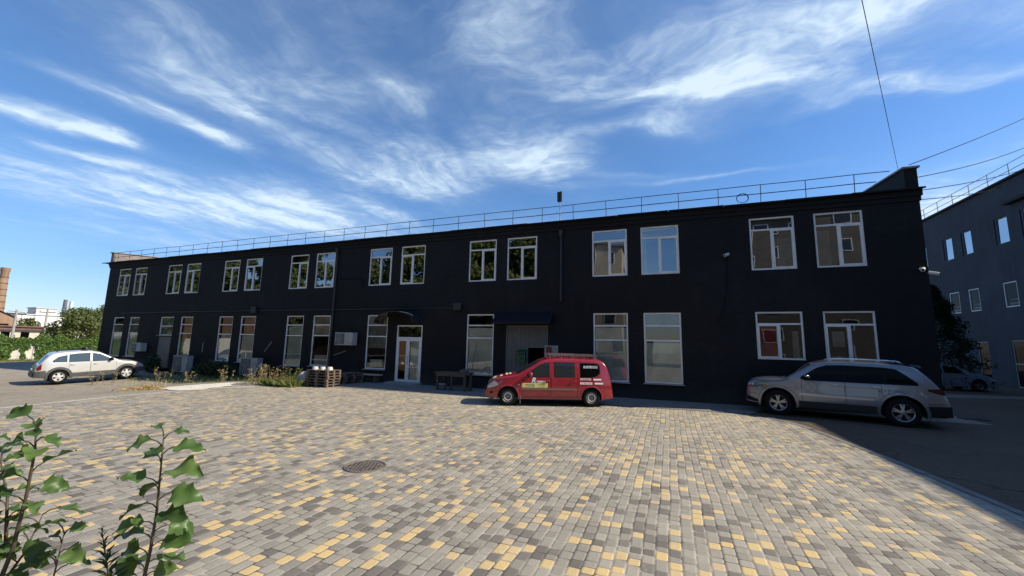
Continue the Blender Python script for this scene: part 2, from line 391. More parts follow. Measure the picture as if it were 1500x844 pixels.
def kerb_strip():
    L = [(-18.2, -9), (-17.9, 3), (-17.15, 5.5), (-17.5, 8.5), (-17.65, 11.2), (-16.6, 12.6)]
    Rr = [(-17.02, -9), (-17.02, 3), (-16.82, 5.5), (-17.22, 8.5), (-17.32, 11.2), (-16.2, 12.3)]
    mb = MB()
    for k in range(len(L) - 1):
        a, b, c, d = L[k], L[k + 1], Rr[k + 1], Rr[k]
        mb.face([(a[0], a[1], .012), (d[0], d[1], .012), (c[0], c[1], .012), (b[0], b[1], .012)])
    structure(mb.build('kerb_strip', KERBM))
    mb = MB(); random.seed(4)
    pts = []
    for k in range(26):
        a = 2 * math.pi * k / 26; rr = 1 + random.uniform(-.22, .22)
        pts.append((-18.6 + 1.45 * rr * math.cos(a) - .2 * math.sin(a), 11.6 + 1.5 * rr * math.sin(a), .016))
    c0 = (-18.8, 11.7); prev = [mb.pt((c0[0], c0[1], zg(*c0) + .02))]
    for q in (.33, .66, 1.0):
        ring = [mb.pt((c0[0] + (x - c0[0]) * q, c0[1] + (y - c0[1]) * q, zg(c0[0] + (x - c0[0]) * q, c0[1] + (y - c0[1]) * q) + .02)) for x, y, z in pts]
        for k in range(len(ring)):
            k2 = (k + 1) % len(ring)
            mb.fi((prev[0], ring[k], ring[k2])) if len(prev) == 1 else mb.fi((prev[k], ring[k], ring[k2], prev[k2]))
        prev = ring
    structure(mb.build('concrete_spill', SPILL, recalc=False, smooth=True))
kerb_strip()
def kerb_right():
    # low paved edge between the stones and the asphalt
    mb = MB(); P = [(4.05, -9), (4.05, 7.4), (3.75, 10), (3.2, 13.3), (2.6, 14.35)]
    Q = [(4.19, -9), (4.19, 7.4), (3.89, 10.03), (3.34, 13.38), (2.72, 14.45)]
    for k in range(4):
        mb.face([(*P[k], .016), (*Q[k], .016), (*Q[k + 1], .016), (*P[k + 1], .016)])
    structure(mb.build('kerb', ground_mat('edge_stone', (.20, .19, .175), (.26, .25, .23), (.12, .115, .11), .2, big=1.0)))
kerb_right()

# ------------------------------------------------------------------ main building
PLASTER = brick_mat('black_painted_brick', (.0160, .0166, .0180), (.0205, .0212, .0228), (.0120, .0124, .0134), 'XZ', rough=.7, bump=.55, dirt=(.030, .0285, .027), damt=.3, spec=.16)
PLASTERY = brick_mat('black_painted_brick_end', (.0160, .0166, .0180), (.0205, .0212, .0228), (.0120, .0124, .0134), 'YZ', rough=.7, bump=.55, spec=.16)
RAWB = brick_mat('raw_grey_brick', (.22, .18, .16), (.30, .25, .22), (.3, .29, .27), 'YZ', bump=.6)
ROOFM = mat('roof_felt', (.05, .05, .055), .9, var=.2)
FLASH = mat('dark_flashing', (.010, .011, .013), .6, spec=.2)
INT = mat('dim_interior', (.06, .057, .055), .9)

UX = [[-37.65, -36.21], [-35.69, -34.26], [-31.91, -30.45], [-29.95, -28.52], [-26.23, -24.79], [-24.26, -22.82], [-20.52, -19.09], [-18.54, -17.14], [-14.76, -13.32], [-12.76, -11.31], [-8.84, -7.41], [-6.87, -5.42], [-2.96, -1.51], [-.97, .48], [2.95, 4.39], [4.98, 6.41]]
LX = [[-37.43, -36.18, .64], [-35.49, -34.35, .65], [-29.85, -28.62, .68], [-26.13, -24.87, .64], [-24.18, -22.89, .64], [-20.39, -19.08, .58], [-18.38, -17.12, .64], [-14.64, -13.34, .63], [-8.83, -7.45, .62], [-2.93, -1.53, .61], [-.93, .46, .63], [2.97, 4.43, 1.67], [5.02, 6.48, 1.6]]
UT, UB, LT = 6.91, 4.92, 3.38
FY = 17.0
RB = Vector((-15.5, FY, 0))
main = thing('factory_building', RB, 'long two-storey black painted brick building with white windows and a roof railing', 'building')

def facade(holes, a0, a1, z0, z1, T, reveal=.14):
    """wall sheet in local (along, depth, up) with openings and their reveals"""
    mb = MB(T)
    xs = sorted({a0, a1, *[h[0] for h in holes], *[h[1] for h in holes]})
    zs = sorted({z0, z1, *[h[2] for h in holes], *[h[3] for h in holes]})
    for i in range(len(xs) - 1):
        for j in range(len(zs) - 1):
            cx, cz = (xs[i] + xs[i + 1]) / 2, (zs[j] + zs[j + 1]) / 2
            if any(h[0] < cx < h[1] and h[2] < cz < h[3] for h in holes): continue
            mb.face([(xs[i], 0, zs[j]), (xs[i + 1], 0, zs[j]), (xs[i + 1], 0, zs[j + 1]), (xs[i], 0, zs[j + 1])])
    for (p, q, r_, s_) in holes:
        mb.face([(p, 0, r_), (p, reveal, r_), (p, reveal, s_), (p, 0, s_)]); mb.face([(q, reveal, r_), (q, 0, r_), (q, 0, s_), (q, reveal, s_)])
        mb.face([(p, 0, s_), (p, reveal, s_), (q, reveal, s_), (q, 0, s_)]); mb.face([(p, reveal, r_), (p, 0, r_), (q, 0, r_), (q, reveal, r_)])
    return mb
TM = lambda a, d, z: (a, FY + d, z)
GATE = (-6.85, -4.88, .02, 2.86); DOOR = (-12.75, -11.25, .05, 2.86); GDOOR = (-31.98, -30.6, .05, 2.06); SMALLW = (-31.98, -30.6, 2.14, 3.38)
holes = [(a, b, UB, UT) for a, b in UX] + [(a, b, z, LT) for a, b, z in LX] + [GATE, DOOR, GDOOR, SMALLW]
facade(holes, -38.93, 7.97, -.05, 7.2, TM).build('front_wall', PLASTER, main, recalc=False)
mb = MB()
for x, yy in ((-38.93, 1), (7.97, 1)):
    mb.face([(x, FY, -.05), (x, FY + 13, -.05), (x, FY + 13, 8.0), (x, FY, 7.3)])
mb.face([(-38.93, FY + 13, -.05), (7.97, FY + 13, -.05), (7.97, FY + 13, 8), (-38.93, FY + 13, 8)])
mb.build('side_wall', PLASTERY, main, recalc=False)
mb = MB()
mb.box((-38.85, FY + 6.2, -.03), (7.9, FY + 6.3, 7.2)); mb.box((-38.85, FY + .22, 3.75), (7.9, FY + 6.2, 4.15))
mb.box((-38.85, FY + .22, -.04), (7.9, FY + 6.2, .015)); mb.box((-38.85, FY + .22, 7.15), (7.9, FY + 6.2, 7.25))
for x in (-33.2, -27.2, -21.4, -15.8, -10.3, -4.2, 1.6): mb.box((x, FY + .22, .016), (x + .15, FY + 6.19, 3.74)); mb.box((x, FY + .22, 4.16), (x + .15, FY + 6.19, 7.14))
mb.build('interior', INT, main)
mb = MB(); mb.face([(-38.9, FY + .1, 7.5), (7.95, FY + .1, 7.5), (7.95, FY + 13, 8.1), (-38.9, FY + 13, 8.1)]); mb.build('roof', ROOFM, main, recalc=False)
mb = MB(); mb.box((-38.97, FY - .05, 7.06), (8.0, FY + .2, 7.22)); mb.box((-39.0, FY - .10, 7.223), (8.03, FY + .2, 7.43)); mb.build('cornice', PLASTER, main)
mb = MB()
segs = 24; x0, x1 = -39.6, 8.08
for k in range(segs):
    a, b = x0 + (x1 - x0) * k / segs, x0 + (x1 - x0) * (k + 1) / segs - .012
    dz = .012 * math.sin(k * 1.7)
    mb.box((a, FY - .22, 7.435 + dz), (b, FY + .25, 7.455 + dz)); mb.box((a, FY - .23, 7.40 + dz), (b, FY - .215, 7.46 + dz))
mb.build('eave_flashing', FLASH, main)
for xx, inner, nm in ((7.62, 0, 'parapet'), (-38.93, 1, 'parapet')):
    w0, w1 = (xx, xx + .35)
    mb = MB(); P = [(FY - .05, 7.46), (FY + 13, 7.46), (FY + 13, 9.2), (FY + 3, 8.42), (FY + .0, 8.18), (FY - .05, 8.18)]
    for k in range(len(P)):
        a, b = P[k], P[(k + 1) % len(P)]
        mb.face([(w0, a[0], a[1]), (w1, a[0], a[1]), (w1, b[0], b[1]), (w0, b[0], b[1])])
    mb.face([(w0, p[0], p[1]) for p in P][::-1]); mb.face([(w1, p[0], p[1]) for p in P])
    pr = mb.build(nm, RAWB if inner else PLASTERY, main)
    cap = MB(); c0, c1 = w0 - .06, w1 + .06
    Q = [(FY - .12, 8.19), (FY + .05, 8.2), (FY + 3, 8.44), (FY + 13, 9.22)]
    for a, b in zip(Q, Q[1:]):
        for (zz0, zz1) in ((0, .06),):
            cap.face([(c0, a[0], a[1] + zz1), (c1, a[0], a[1] + zz1), (c1, b[0], b[1] + zz1), (c0, b[0], b[1] + zz1)])
            cap.face([(c0, a[0], a[1]), (c0, a[0], a[1] + zz1), (c0, b[0], b[1] + zz1), (c0, b[0], b[1])])
            cap.face([(c1, a[0], a[1]), (c1, b[0], b[1]), (c1, b[0], b[1] + zz1), (c1, a[0], a[1] + zz1)])
            cap.face([(c0, a[0], a[1]), (c0, b[0], b[1]), (c1, b[0], b[1]), (c1, a[0], a[1])])
    cap.face([(c0, Q[0][0], Q[0][1]), (c1, Q[0][0], Q[0][1]), (c1, Q[0][0], Q[0][1] + .06), (c0, Q[0][0], Q[0][1] + .06)])
    cap.build('coping', mat('grey_coping', (.22, .22, .23), .6, var=.3), pr)
# railing
mb = MB(); RY = FY + .08
k = 0; x = -38.3
random.seed(3)
top_z = lambda x: 8.22 + .015 * math.sin(x * 1.3)
while x < 7.6:
    lean = random.uniform(-.03, .03)
    mb.tube([(x, RY, 7.44), (x + lean, RY, 8.23)], .013, 6); x += 1.438
for zz, rr in ((8.22, .014), (7.88, .016)):
    mb.tube([(-38.7 + i * 1.5, RY - .012, zz + random.uniform(-.012, .012)) for i in range(31)] + [(7.3 if zz > 8 else 6.9, RY - .012, zz)], rr, 6)
mb.build('roof_railing', RAILM, main)

BLINDS = {'pale': mat('pale_blind', (.74, .77, .75), .7, var=.18, vscale=1.5), 'white': mat('white_curtain', (.60, .61, .60), .8, var=.2, vscale=2.5),
          'green': mat('greenish_film', (.46, .57, .54), .6, var=.25, vscale=1.4), 'grey': mat('grey_curtain', (.27, .27, .26), .8, var=.3, vscale=2.0),
          'beige': mat('beige_curtain', (.42, .36, .28), .8, var=.3, vscale=2.0), 'red': mat('dark_red_curtain', (.30, .025, .03), .8, var=.3, vscale=3.0),
          'brown': mat('brown_board', (.62, .27, .10), .6, var=.25, vscale=3.0), 'orange_reflection': mat('salmon_reflection', (.80, .44, .27), .7, var=.2, vscale=1.5)}  # the salmon sheet paints the reflection of a sunlit brick wall
def curtain(mb, a0, a1, z0, z1, d, folds=True, amp=.02):
    n = max(6, int((a1 - a0) * 40))
    def fn(u, v):
        a = a0 + (a1 - a0) * u
        return (a, d + (amp * math.sin(a * 46) + amp * .5 * math.sin(a * 17 + 1) if folds else 0), z0 + (z1 - z0) * v)
    mb.grid(fn, n if folds else 1, 1)
def window(T, parent, a0, a1, z0, z1, style, blind=None, fd=.03, glass=None, sill=True, fw=.062, seed=0, fmat=None):
    rn = random.Random(seed); fmat = fmat or WHITE; glass = glass or GLASS
    d0, d1 = fd, fd + .07
    fr = MB(T); h = z1 - z0; wd = a1 - a0
    e = .004
    fr.box((a0 + e, d0, z0 + e), (a0 + fw, d1, z1 - e)); fr.box((a1 - fw, d0, z0 + e), (a1 - e, d1, z1 - e))
    fr.box((a0 + fw, d0 + .001, z1 - fw), (a1 - fw, d1, z1 - e)); fr.box((a0 + fw, d0 + .001, z0 + e), (a1 - fw, d1, z0 + fw))
    panes = []
    if style in ('upper', 'upper_left', 'wide'):
        zt = z1 - h * (.235 if style != 'wide' else .26)
        am = a0 + wd * (.5 if style != 'upper' else .49)
        fr.box((a0 + fw, d0 + .001, zt - .03), (a1 - fw, d1, zt + .03)); fr.box((am - .032, d0 + .002, z0 + fw), (am + .032, d1, zt - .03))
        sd = (am + .032, a1 - fw) if style == 'upper' else (a0 + fw, am - .032)
        for (p, q) in ([sd] if style != 'wide' else [sd, (am + .032, a1 - fw)][:1]):
            b = .045; zz0, zz1 = z0 + fw, zt - .03
            sa = MB(T)
            sa.box((p, d0 - .012, zz0), (p + b, d1 - .01, zz1)); sa.box((q - b, d0 - .012, zz0), (q, d1 - .01, zz1))
            sa.box((p + b, d0 - .011, zz1 - b), (q - b, d1 - .01, zz1)); sa.box((p + b, d0 - .011, zz0), (q - b, d1 - .01, zz0 + b))
            sash = sa
        panes = [(a0 + fw, a1 - fw, zt + .03, z1 - fw), (a0 + fw, am - .032, z0 + fw, zt - .03), (am + .032, a1 - fw, z0 + fw, zt - .03)]
    elif style == 'tall':
        z2, z3 = z1 - h * .19, z1 - h * .40
        for zz in (z2, z3): fr.box((a0 + fw, d0 + .001, zz - .03), (a1 - fw, d1, zz + .03))
        panes = [(a0 + fw, a1 - fw, z2 + .03, z1 - fw), (a0 + fw, a1 - fw, z3 + .03, z2 - .03), (a0 + fw, a1 - fw, z0 + fw, z3 - .03)]
        sash = None
    elif style == 'two':
        zm = (z0 + z1) / 2; fr.box((a0 + fw, d0 + .001, zm - .03), (a1 - fw, d1, zm + .03)); sash = None
        panes = [(a0 + fw, a1 - fw, zm + .03, z1 - fw), (a0 + fw, a1 - fw, z0 + fw, zm - .03)]
    else:
        sash = None; panes = [(a0 + fw, a1 - fw, z0 + fw, z1 - fw)]
    F = fr.build('window', fmat, parent)
    if sash: sash.build('sash', fmat, F)
    pm = MB(T); dd = d0 + .04
    for (p, q, r_, s_) in panes:      # each pane sits a hair out of true, as panes do
        t1, t2 = rn.gauss(0, .010), rn.gauss(0, .010)
        pm.face([(p, dd + t1 * (p - q) / 2 - t2 * (s_ - r_) / 2, r_), (q, dd - t1 * (p - q) / 2 - t2 * (s_ - r_) / 2, r_), (q, dd - t1 * (p - q) / 2 + t2 * (s_ - r_) / 2, s_), (p, dd + t1 * (p - q) / 2 + t2 * (s_ - r_) / 2, s_)])
    pm.build('pane', glass, F, recalc=False)
    if sill:
        sb = MB(T); sb.box((a0 - .05, -.10, z0 - .035), (a1 + .05, d0, z0 - .003)); sb.build('sill', mat('grey_sill', (.36, .36, .36), .5, dirt=(.1, .1, .1)), F)
    for bl in (blind or []):
        kind, u0, u1, v0, v1 = bl[:5]
        cb = MB(T); curtain(cb, a0 + fw + (wd - 2 * fw) * u0, a0 + fw + (wd - 2 * fw) * u1, z0 + fw + (h - 2 * fw) * v0, z0 + fw + (h - 2 * fw) * v1, d1 + .035, folds=len(bl) < 6)
        cb.build('curtain', BLINDS[kind], F)  # curtains and blinds; the salmon sheets paint a reflection instead
    return F
ublind = {0: [('beige', 0, 1, 0, 1)], 1: [('grey', 0, .45, 0, 1)], 3: None, 12: [('grey', 0, .3, 0, .7)], 14: [('grey', .62, 1, 0, .6)], 15: [('grey', .0, .3, 0, .7)], 13: [('white', 0, .12, 0, .9)]}
for i, (a, b) in enumerate(UX):
    window(TM, main, a, b, UB, UT, 'upper_left' if i in (3, 5, 9) else 'upper', ublind.get(i), seed=i, sill=False, glass=GLASS)
lblind = {0: [('green', 0, 1, 0, .6, 1), ('grey', 0, 1, .62, .8, 1)], 1: [('white', 0, 1, 0, .55, 1), ('grey', 0, 1, .62, 1, 1)], 2: [('white', .1, 1, 0, .4, 1), ('orange_reflection', .1, 1, .42, 1, 1)], 3: [('pale', .1, 1, 0, .62, 1), ('orange_reflection', .1, 1, .62, 1, 1)],
          4: [('pale', .05, 1, 0, .6, 1), ('orange_reflection', .1, .9, .62, 1, 1)], 5: [('green', .05, 1, 0, .8, 1)], 6: [('beige', 0, 1, .62, 1, 1), ('white', .1, .9, .0, .2, 1)], 7: [('grey', .0, 1, .38, .82), ('beige', 0, 1, .83, 1, 1), ('pale', .15, .8, .02, .16, 1)], 8: [('pale', 0, 1, 0, .78, 1)],
          9: [('green', 0, 1, 0, .8, 1)], 10: [('green', 0, 1, 0, .57, 1), ('grey', 0, 1, .84, 1, 1)], 11: [('red', .06, .44, 0, .72, 1), ('grey', .80, .94, 0, .6)], 12: [('grey', .14, .40, .3, .62, 1)]}
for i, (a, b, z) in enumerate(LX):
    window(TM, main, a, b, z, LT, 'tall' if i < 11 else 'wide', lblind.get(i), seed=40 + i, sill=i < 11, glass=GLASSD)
window(TM, main, SMALLW[0], SMALLW[1], SMALLW[2], SMALLW[3], 'two', [('grey', 0, 1, 0, 1, 1)], seed=77, glass=GLASSD)
# grey service door
mb = MB(TM); mb.box((GDOOR[0] + .01, .03, GDOOR[2]), (GDOOR[1] - .01, .09, GDOOR[3] - .01))
mb.box((GDOOR[0] + .12, .02, .2), (GDOOR[1] - .12, .031, 1.0)); mb.box((GDOOR[0] + .12, .02, 1.12), (GDOOR[1] - .12, .031, 1.95))
sd = mb.build('service_door', mat('grey_door_paint', (.13, .135, .14), .5, dirt=(.06, .06, .06)), main)
mb = MB(TM); mb.tube([(GDOOR[1] - .1, -.04, 1.0), (GDOOR[1] - .1, -.04, 1.14)], .012); mb.box((GDOOR[1] - .115, -.04, 1.06), (GDOOR[1] - .085, .03, 1.08)); mb.build('handle', STEEL, sd)
# entrance door
a0, a1, z0, z1 = DOOR
mb = MB(TM); fw = .07
mb.box((a0 + .004, .02, z0), (a0 + fw, .10, z1 - .004)); mb.box((a1 - fw, .02, z0), (a1 - .004, .10, z1 - .004)); mb.box((a0 + fw, .021, z1 - fw), (a1 - fw, .10, z1 - .004)); mb.box((a0 + fw, .021, 2.17), (a1 - fw, .10, 2.27))
ED = mb.build('entrance_door', WHITE, main)
am = a0 + (a1 - a0) * .46
for (p, q) in ((a0 + fw, am), (am + .004, a1 - fw)):
    lf = MB(TM); b = .095
    lf.box((p, .015, z0 + .01), (p + b, .075, 2.165)); lf.box((q - b, .015, z0 + .01), (q, .075, 2.165)); lf.box((p + b, .016, 2.165 - b), (q - b, .075, 2.165)); lf.box((p + b, .016, z0 + .01), (q - b, .075, z0 + .16))
    if p > am: lf.box((p + b, .016, .80), (q - b, .075, .84))
    lf.build('door_leaf', WHITE, ED)
mb = MB(TM)
mb.face([(a0 + fw, .05, 2.27), (a1 - fw, .05, 2.27), (a1 - fw, .05, z1 - fw), (a0 + fw, .05, z1 - fw)])
mb.face([(a0 + fw + .09, .05, z0 + .15), (am - .09, .05, z0 + .15), (am - .09, .05, 2.08), (a0 + fw + .09, .05, 2.08)])
mb.face([(am + .095, .05, z0 + .15), (a1 - fw - .09, .05, z0 + .15), (a1 - fw - .09, .05, 2.08), (am + .095, .05, 2.08)])
mb.build('pane', GLASSD, ED, recalc=False)
mb = MB(TM); curtain(mb, a0 + fw + .08, am - .08, .62, 2.1, .12, False); mb.build('wood_panel', BLINDS['brown'], ED)
mb = MB(TM); curtain(mb, am + .08, a1 - fw - .08, .2, 2.1, .14, True, .006); mb.build('curtain', BLINDS['pale'], ED)
mb = MB(TM); mb.tube([(am + .05, -.05, .95), (am + .05, -.05, 1.35)], .014); mb.box((am + .04, -.05, .97), (am + .06, .02, .99)); mb.box((am + .04, -.05, 1.31), (am + .06, .02, 1.33)); mb.build('handle', STEEL, ED)
mb = MB(TM); mb.box((a0 - .15, -.55, .013), (a1 + .15, -.004, .10)); mb.build('doorstep', CONC, main)
# barrel canopy over the entrance
cx, cw, cz0, rise, proj = -12.45, 1.15, 2.92, .55, .75
def arc(u, d): a = math.pi * (1 - u); return (cx + cw * math.cos(a), -d, cz0 + rise * math.sin(a))
mb = MB(TM); mb.grid(lambda u, v: arc(u, .01 + proj * v), 24, 6); can = mb.build('arched_canopy', mat('smoked_sheet', (.03, .03, .032), .18, spec=.8), main, smooth=True)
mb = MB(TM)
for d in (.02, .26, .51, proj): mb.tube([Vector(arc(u / 20, d)) + Vector((0, 0, .012)) for u in range(21)], .014 if d < .7 else .018, 6)
mb.build('canopy_rib', DARKM, can)
mb = MB(TM); mb.tube([Vector(arc(.50 + .27 * u / 10, .40)) + Vector((0, 0, .03)) for u in range(11)], .016, 6); mb.build('canopy_highlight', mat('white_highlight', (.75, .75, .74), .4), can)  # white tube shaped as the highlight on the curved sheet
# shed awning over the gate
mb = MB(TM); x0, x1 = -7.3, -4.62
mb.face([(x0, -.005, 3.46), (x0, -.62, 2.98), (x1, -.62, 2.98), (x1, -.005, 3.46)]); mb.face([(x0, -.005, 3.46), (x0, -.005, 2.93), (x0, -.62, 2.93), (x0, -.62, 2.98)]); mb.face([(x1, -.005, 3.46), (x1, -.62, 2.98), (x1, -.62, 2.93), (x1, -.005, 2.93)])
mb.face([(x0, -.62, 2.98), (x0, -.62, 2.90), (x1, -.62, 2.90), (x1, -.62, 2.98)]); mb.face([(x0, -.005, 2.93), (x1, -.005, 2.93), (x1, -.62, 2.93), (x0, -.62, 2.93)])
for k in range(14):
    xx = x0 + .08 + (x1 - x0 - .16) * k / 13
    mb.box((xx - .012, -.01, 0), (xx + .012, .01, .775), Matrix.Rotation(math.atan2(.615, .48), 3, 'X'), None) if 0 else None
mb.build('awning', mat('blue_black_sheet', (.008, .0095, .014), .55, spec=.25), main)
# corrugated gate with the open wicket
def corr(mb, a0, a1, z0, z1):
    n = int((a1 - a0) / .05)
    P = [(a0 + (a1 - a0) * k / n, .05 + (.022 if (k // 2) % 2 else 0)) for k in range(n + 1)]
    for (p, q) in zip(P, P[1:]): mb.face([(p[0], p[1], z0), (q[0], q[1], z0), (q[0], q[1], z1), (p[0], p[1], z1)])
g0, g1, gz0, gz1 = GATE
mb = MB(TM); corr(mb, g0, -5.82, gz0, gz1); corr(mb, -5.82, g1, 1.9, gz1)
gt = mb.build('gate', mat('grey_corrugated_sheet', (.11, .115, .12), .45, var=.2, dirt=(.08, .08, .08)), main, recalc=False)
mb = MB(TM)
for (p, q, r_, s_) in ((g0, g0 + .05, gz0, gz1), (g1 - .05, g1, gz0, gz1), (-5.86, -5.80, gz0, 1.94), (g0 + .05, g1 - .05, gz1 - .05, gz1), (-5.80, g1 - .05, 1.89, 1.94)): mb.box((p, .03, r_), (q, .09, s_))
mb.build('gate_frame', mat('gate_frame_grey', (.14, .15, .155), .5), gt)
mb = MB(); mb.box((-5.1, FY + .15, .05), (-5.05, FY + 1.0, 1.88)); mb.build('wicket_door', mat('grey_door_paint', (.13, .135, .14)), gt)
# pipes
mb = MB(); mb.tube([(-36.6, FY - .03, 3.66), (-30, FY - .03, 3.68), (-23.0, FY - .03, 3.70), (-9.4, FY - .03, 3.68)], .024, 6); mb.build('wall_pipe', DARKM, main)
for x in (-23.0, -9.3):
    mb = MB(); mb.box((x - .2, FY - .16, 3.57), (x + .2, FY - .004, 3.9)); mb.box((x - .22, FY - .17, 3.9), (x + .22, FY - .003, 3.92)); mb.build('junction_box', DARKM, main)
for x, zb in ((-16.95, .1), (-4.3, 3.9)):
    mb = MB(); mb.tube([(x, FY - .06, 7.05), (x, FY - .06, zb)], .05, 10); mb.lathe([(.05, 0), (.09, .12), (.1, .3), (.1, .32)], 'Z', (x, FY - .1, 6.72), 10); mb.build('downpipe', DARKM, main)
mb = MB()
mb.tube([(2.14, FY - .02, 5.5), (2.1, FY - .02, 4.3), (1.95, FY - .02, 3.5), (1.7, FY - .02, 2.9)], .012, 6); mb.tube([(-17.0, FY - .02, 5.35), (-15.2, FY - .02, 5.35), (-15.1, FY - .02, 4.9)], .014, 6); mb.build('wall_cable', BLACK, main)
for i, (p, q) in enumerate((((-27.3, 1.75), (-27.15, 1.15)), ((-21.35, 1.9), (-21.75, 1.3)), ((-15.9, 1.5), (-16.6, 1.25)))):
    mb = MB(); mb.tube([(p[0], FY - .02, p[1]), ((p[0] + q[0]) / 2 + .03, FY - .10, (p[1] + q[1]) / 2), (q[0], FY - .12, q[1])], .02, 6)
    tag(mb.build('drain_hose', mat('grey_hose', (.30, .30, .29), .6), origin=(q[0], FY - .12, q[1])), ['short grey hose hanging from the black wall at the far left group of tall windows', 'slanted grey hose on the black wall between the salmon and greenish windows', 'curved grey hose on the wall under the white air conditioner'][i], 'hose')
# ------------------------------------------------------------------ right building
XR = 19.8
TR = lambda a, d, z: (XR + d, -a, z)
BLUEW = brick_mat('blue_black_render', (.034, .050, .072), (.039, .055, .078), (.031, .046, .067), 'YZ', 1.2, .6, rough=.8, bump=.35, dirt=(.014, .019, .027), damt=.7)
rb = thing('office_building', (XR, 36, 0), 'three-storey blue-black rendered building at the right with narrow windows and a roof rail', 'building')
rh = []; rw = []
for k in range(-4, 7):
    y1 = 40.05 - 5.3 * k
    for (p, q) in ((y1, y1 - 1.1), (y1 - 2.1, y1 - 3.15)):
        if not (8 < q < 60): continue
        rh += [(-p, -q, 8.95, 10.62), (-p, -q, 4.95, 6.5)]; rw += [(-p, -q, 8.95, 10.62, 0), (-p, -q, 4.95, 6.5, 1)]
    p, q = (y1 - 2.3, y1 - 3.3)
    if 8 < q < 60: rh.append((-p, -q, .05, 2.86)); rw.append((-p, -q, .05, 2.86, 2))
    p, q = (y1 - 5.35 + .0, y1 - 6.5)
rh.append((-34.7, -33.3, .05, 2.9)); rw.append((-34.7, -33.3, .05, 2.9, 2))
facade(rh, -62, -6, -.05, 12.72, TR, .25).build('front_wall', BLUEW, rb, recalc=False)
mb = MB(); mb.face([(XR, 6, 0), (XR + 14, 6, 0), (XR + 14, 6, 12.7), (XR, 6, 12.7)]); mb.face([(XR, 62, 0), (XR + 14, 62, 0), (XR + 14, 62, 12.7), (XR, 62, 12.7)]); mb.face([(XR + 14, 6, 0), (XR + 14, 62, 0), (XR + 14, 62, 12.7), (XR + 14, 6, 12.7)])
mb.build('side_wall', BLUEW, rb, recalc=False)
mb = MB(); mb.box((XR - .15, 5.9, 12.72), (XR + 14.1, 62.1, 12.85)); mb.build('roof', FLASH, rb)
mb = MB(); mb.box((XR + 5, 6.2, .02), (XR + 4.1, 61.8, 12.6)); mb.box((XR + .6, 6.2, 4.0), (XR + 4, 61.8, 4.3)); mb.box((XR + .6, 6.2, 8.0), (XR + 4, 61.8, 8.3)); mb.build('interior', INT, rb)
REFL = glass_mat('sky_mirroring_glass', .62, (.8, .85, .85))
for i, (a, b, z0, z1, kd) in enumerate(rw):
    if kd == 0: window(TR, rb, a, b, z0, z1, 'one', [('white', 0, 1, 0, 1, 1)], fd=.07, seed=200 + i, sill=False, fw=.05, fmat=mat('grey_frame', (.16, .19, .23), .5), glass=REFL)
    elif kd == 1: window(TR, rb, a, b, z0, z1, 'one', [('white', .1, 1, .08, .16, 1), ('white', .2, 1, .27, .31, 1)], fd=.02, seed=200 + i, sill=False, glass=GLASSN)
    else: window(TR, rb, a, b, z0, z1, 'two', None, fd=.02, seed=200 + i, sill=False, glass=GLASSN, fmat=mat('dull_frame', (.32, .33, .34), .5), fw=.05)
mb = MB(); mb.box((XR - .35, 20, 11.15), (XR - .004, 33.3, 11.32)); mb.build('ledge', FLASH, rb)
mb = MB()
for k in range(30): mb.tube([(XR + .15, 8 + 1.8 * k, 12.83), (XR + .15, 8 + 1.8 * k, 13.75)], .022, 6)
for zz in (13.75, 13.3): mb.tube([(XR + .13, 7, zz), (XR + .13, 61.5, zz)], .02, 6)
mb.build('roof_railing', mat('grey_rail', (.35, .36, .38), .5), rb)

# ------------------------------------------------------------------ cars
TYRE = mat('tyre_rubber', (.009, .009, .009), .85, spec=.2, bump=.2)
CGLASS = mat('tinted_car_glass', (.003, .0033, .0038), .05, spec=.1)
CGLASSL = mat('car_glass', (.02, .026, .028), .03, spec=.6)
PLAST = mat('grey_cladding', (.075, .078, .08), .55, var=.15)
PLASTB = mat('black_plastic', (.010, .010, .011), .6, spec=.2)
CHROME = mat('chrome', (.75, .75, .76), .12, metal=1)
LAMP = mat('headlamp_lens', (.45, .47, .48), .08, spec=.8, var=.5, vscale=14)
TAIL = mat('tail_lamp_red', (.28, .012, .012), .12, spec=.8)
ALLOY = mat('alloy_silver', (.52, .53, .54), .35, metal=.7)
ALLOYD = mat('alloy_dark', (.22, .22, .23), .35, metal=.8)
PLATE = mat('plate_white', (.65, .65, .63), .4)

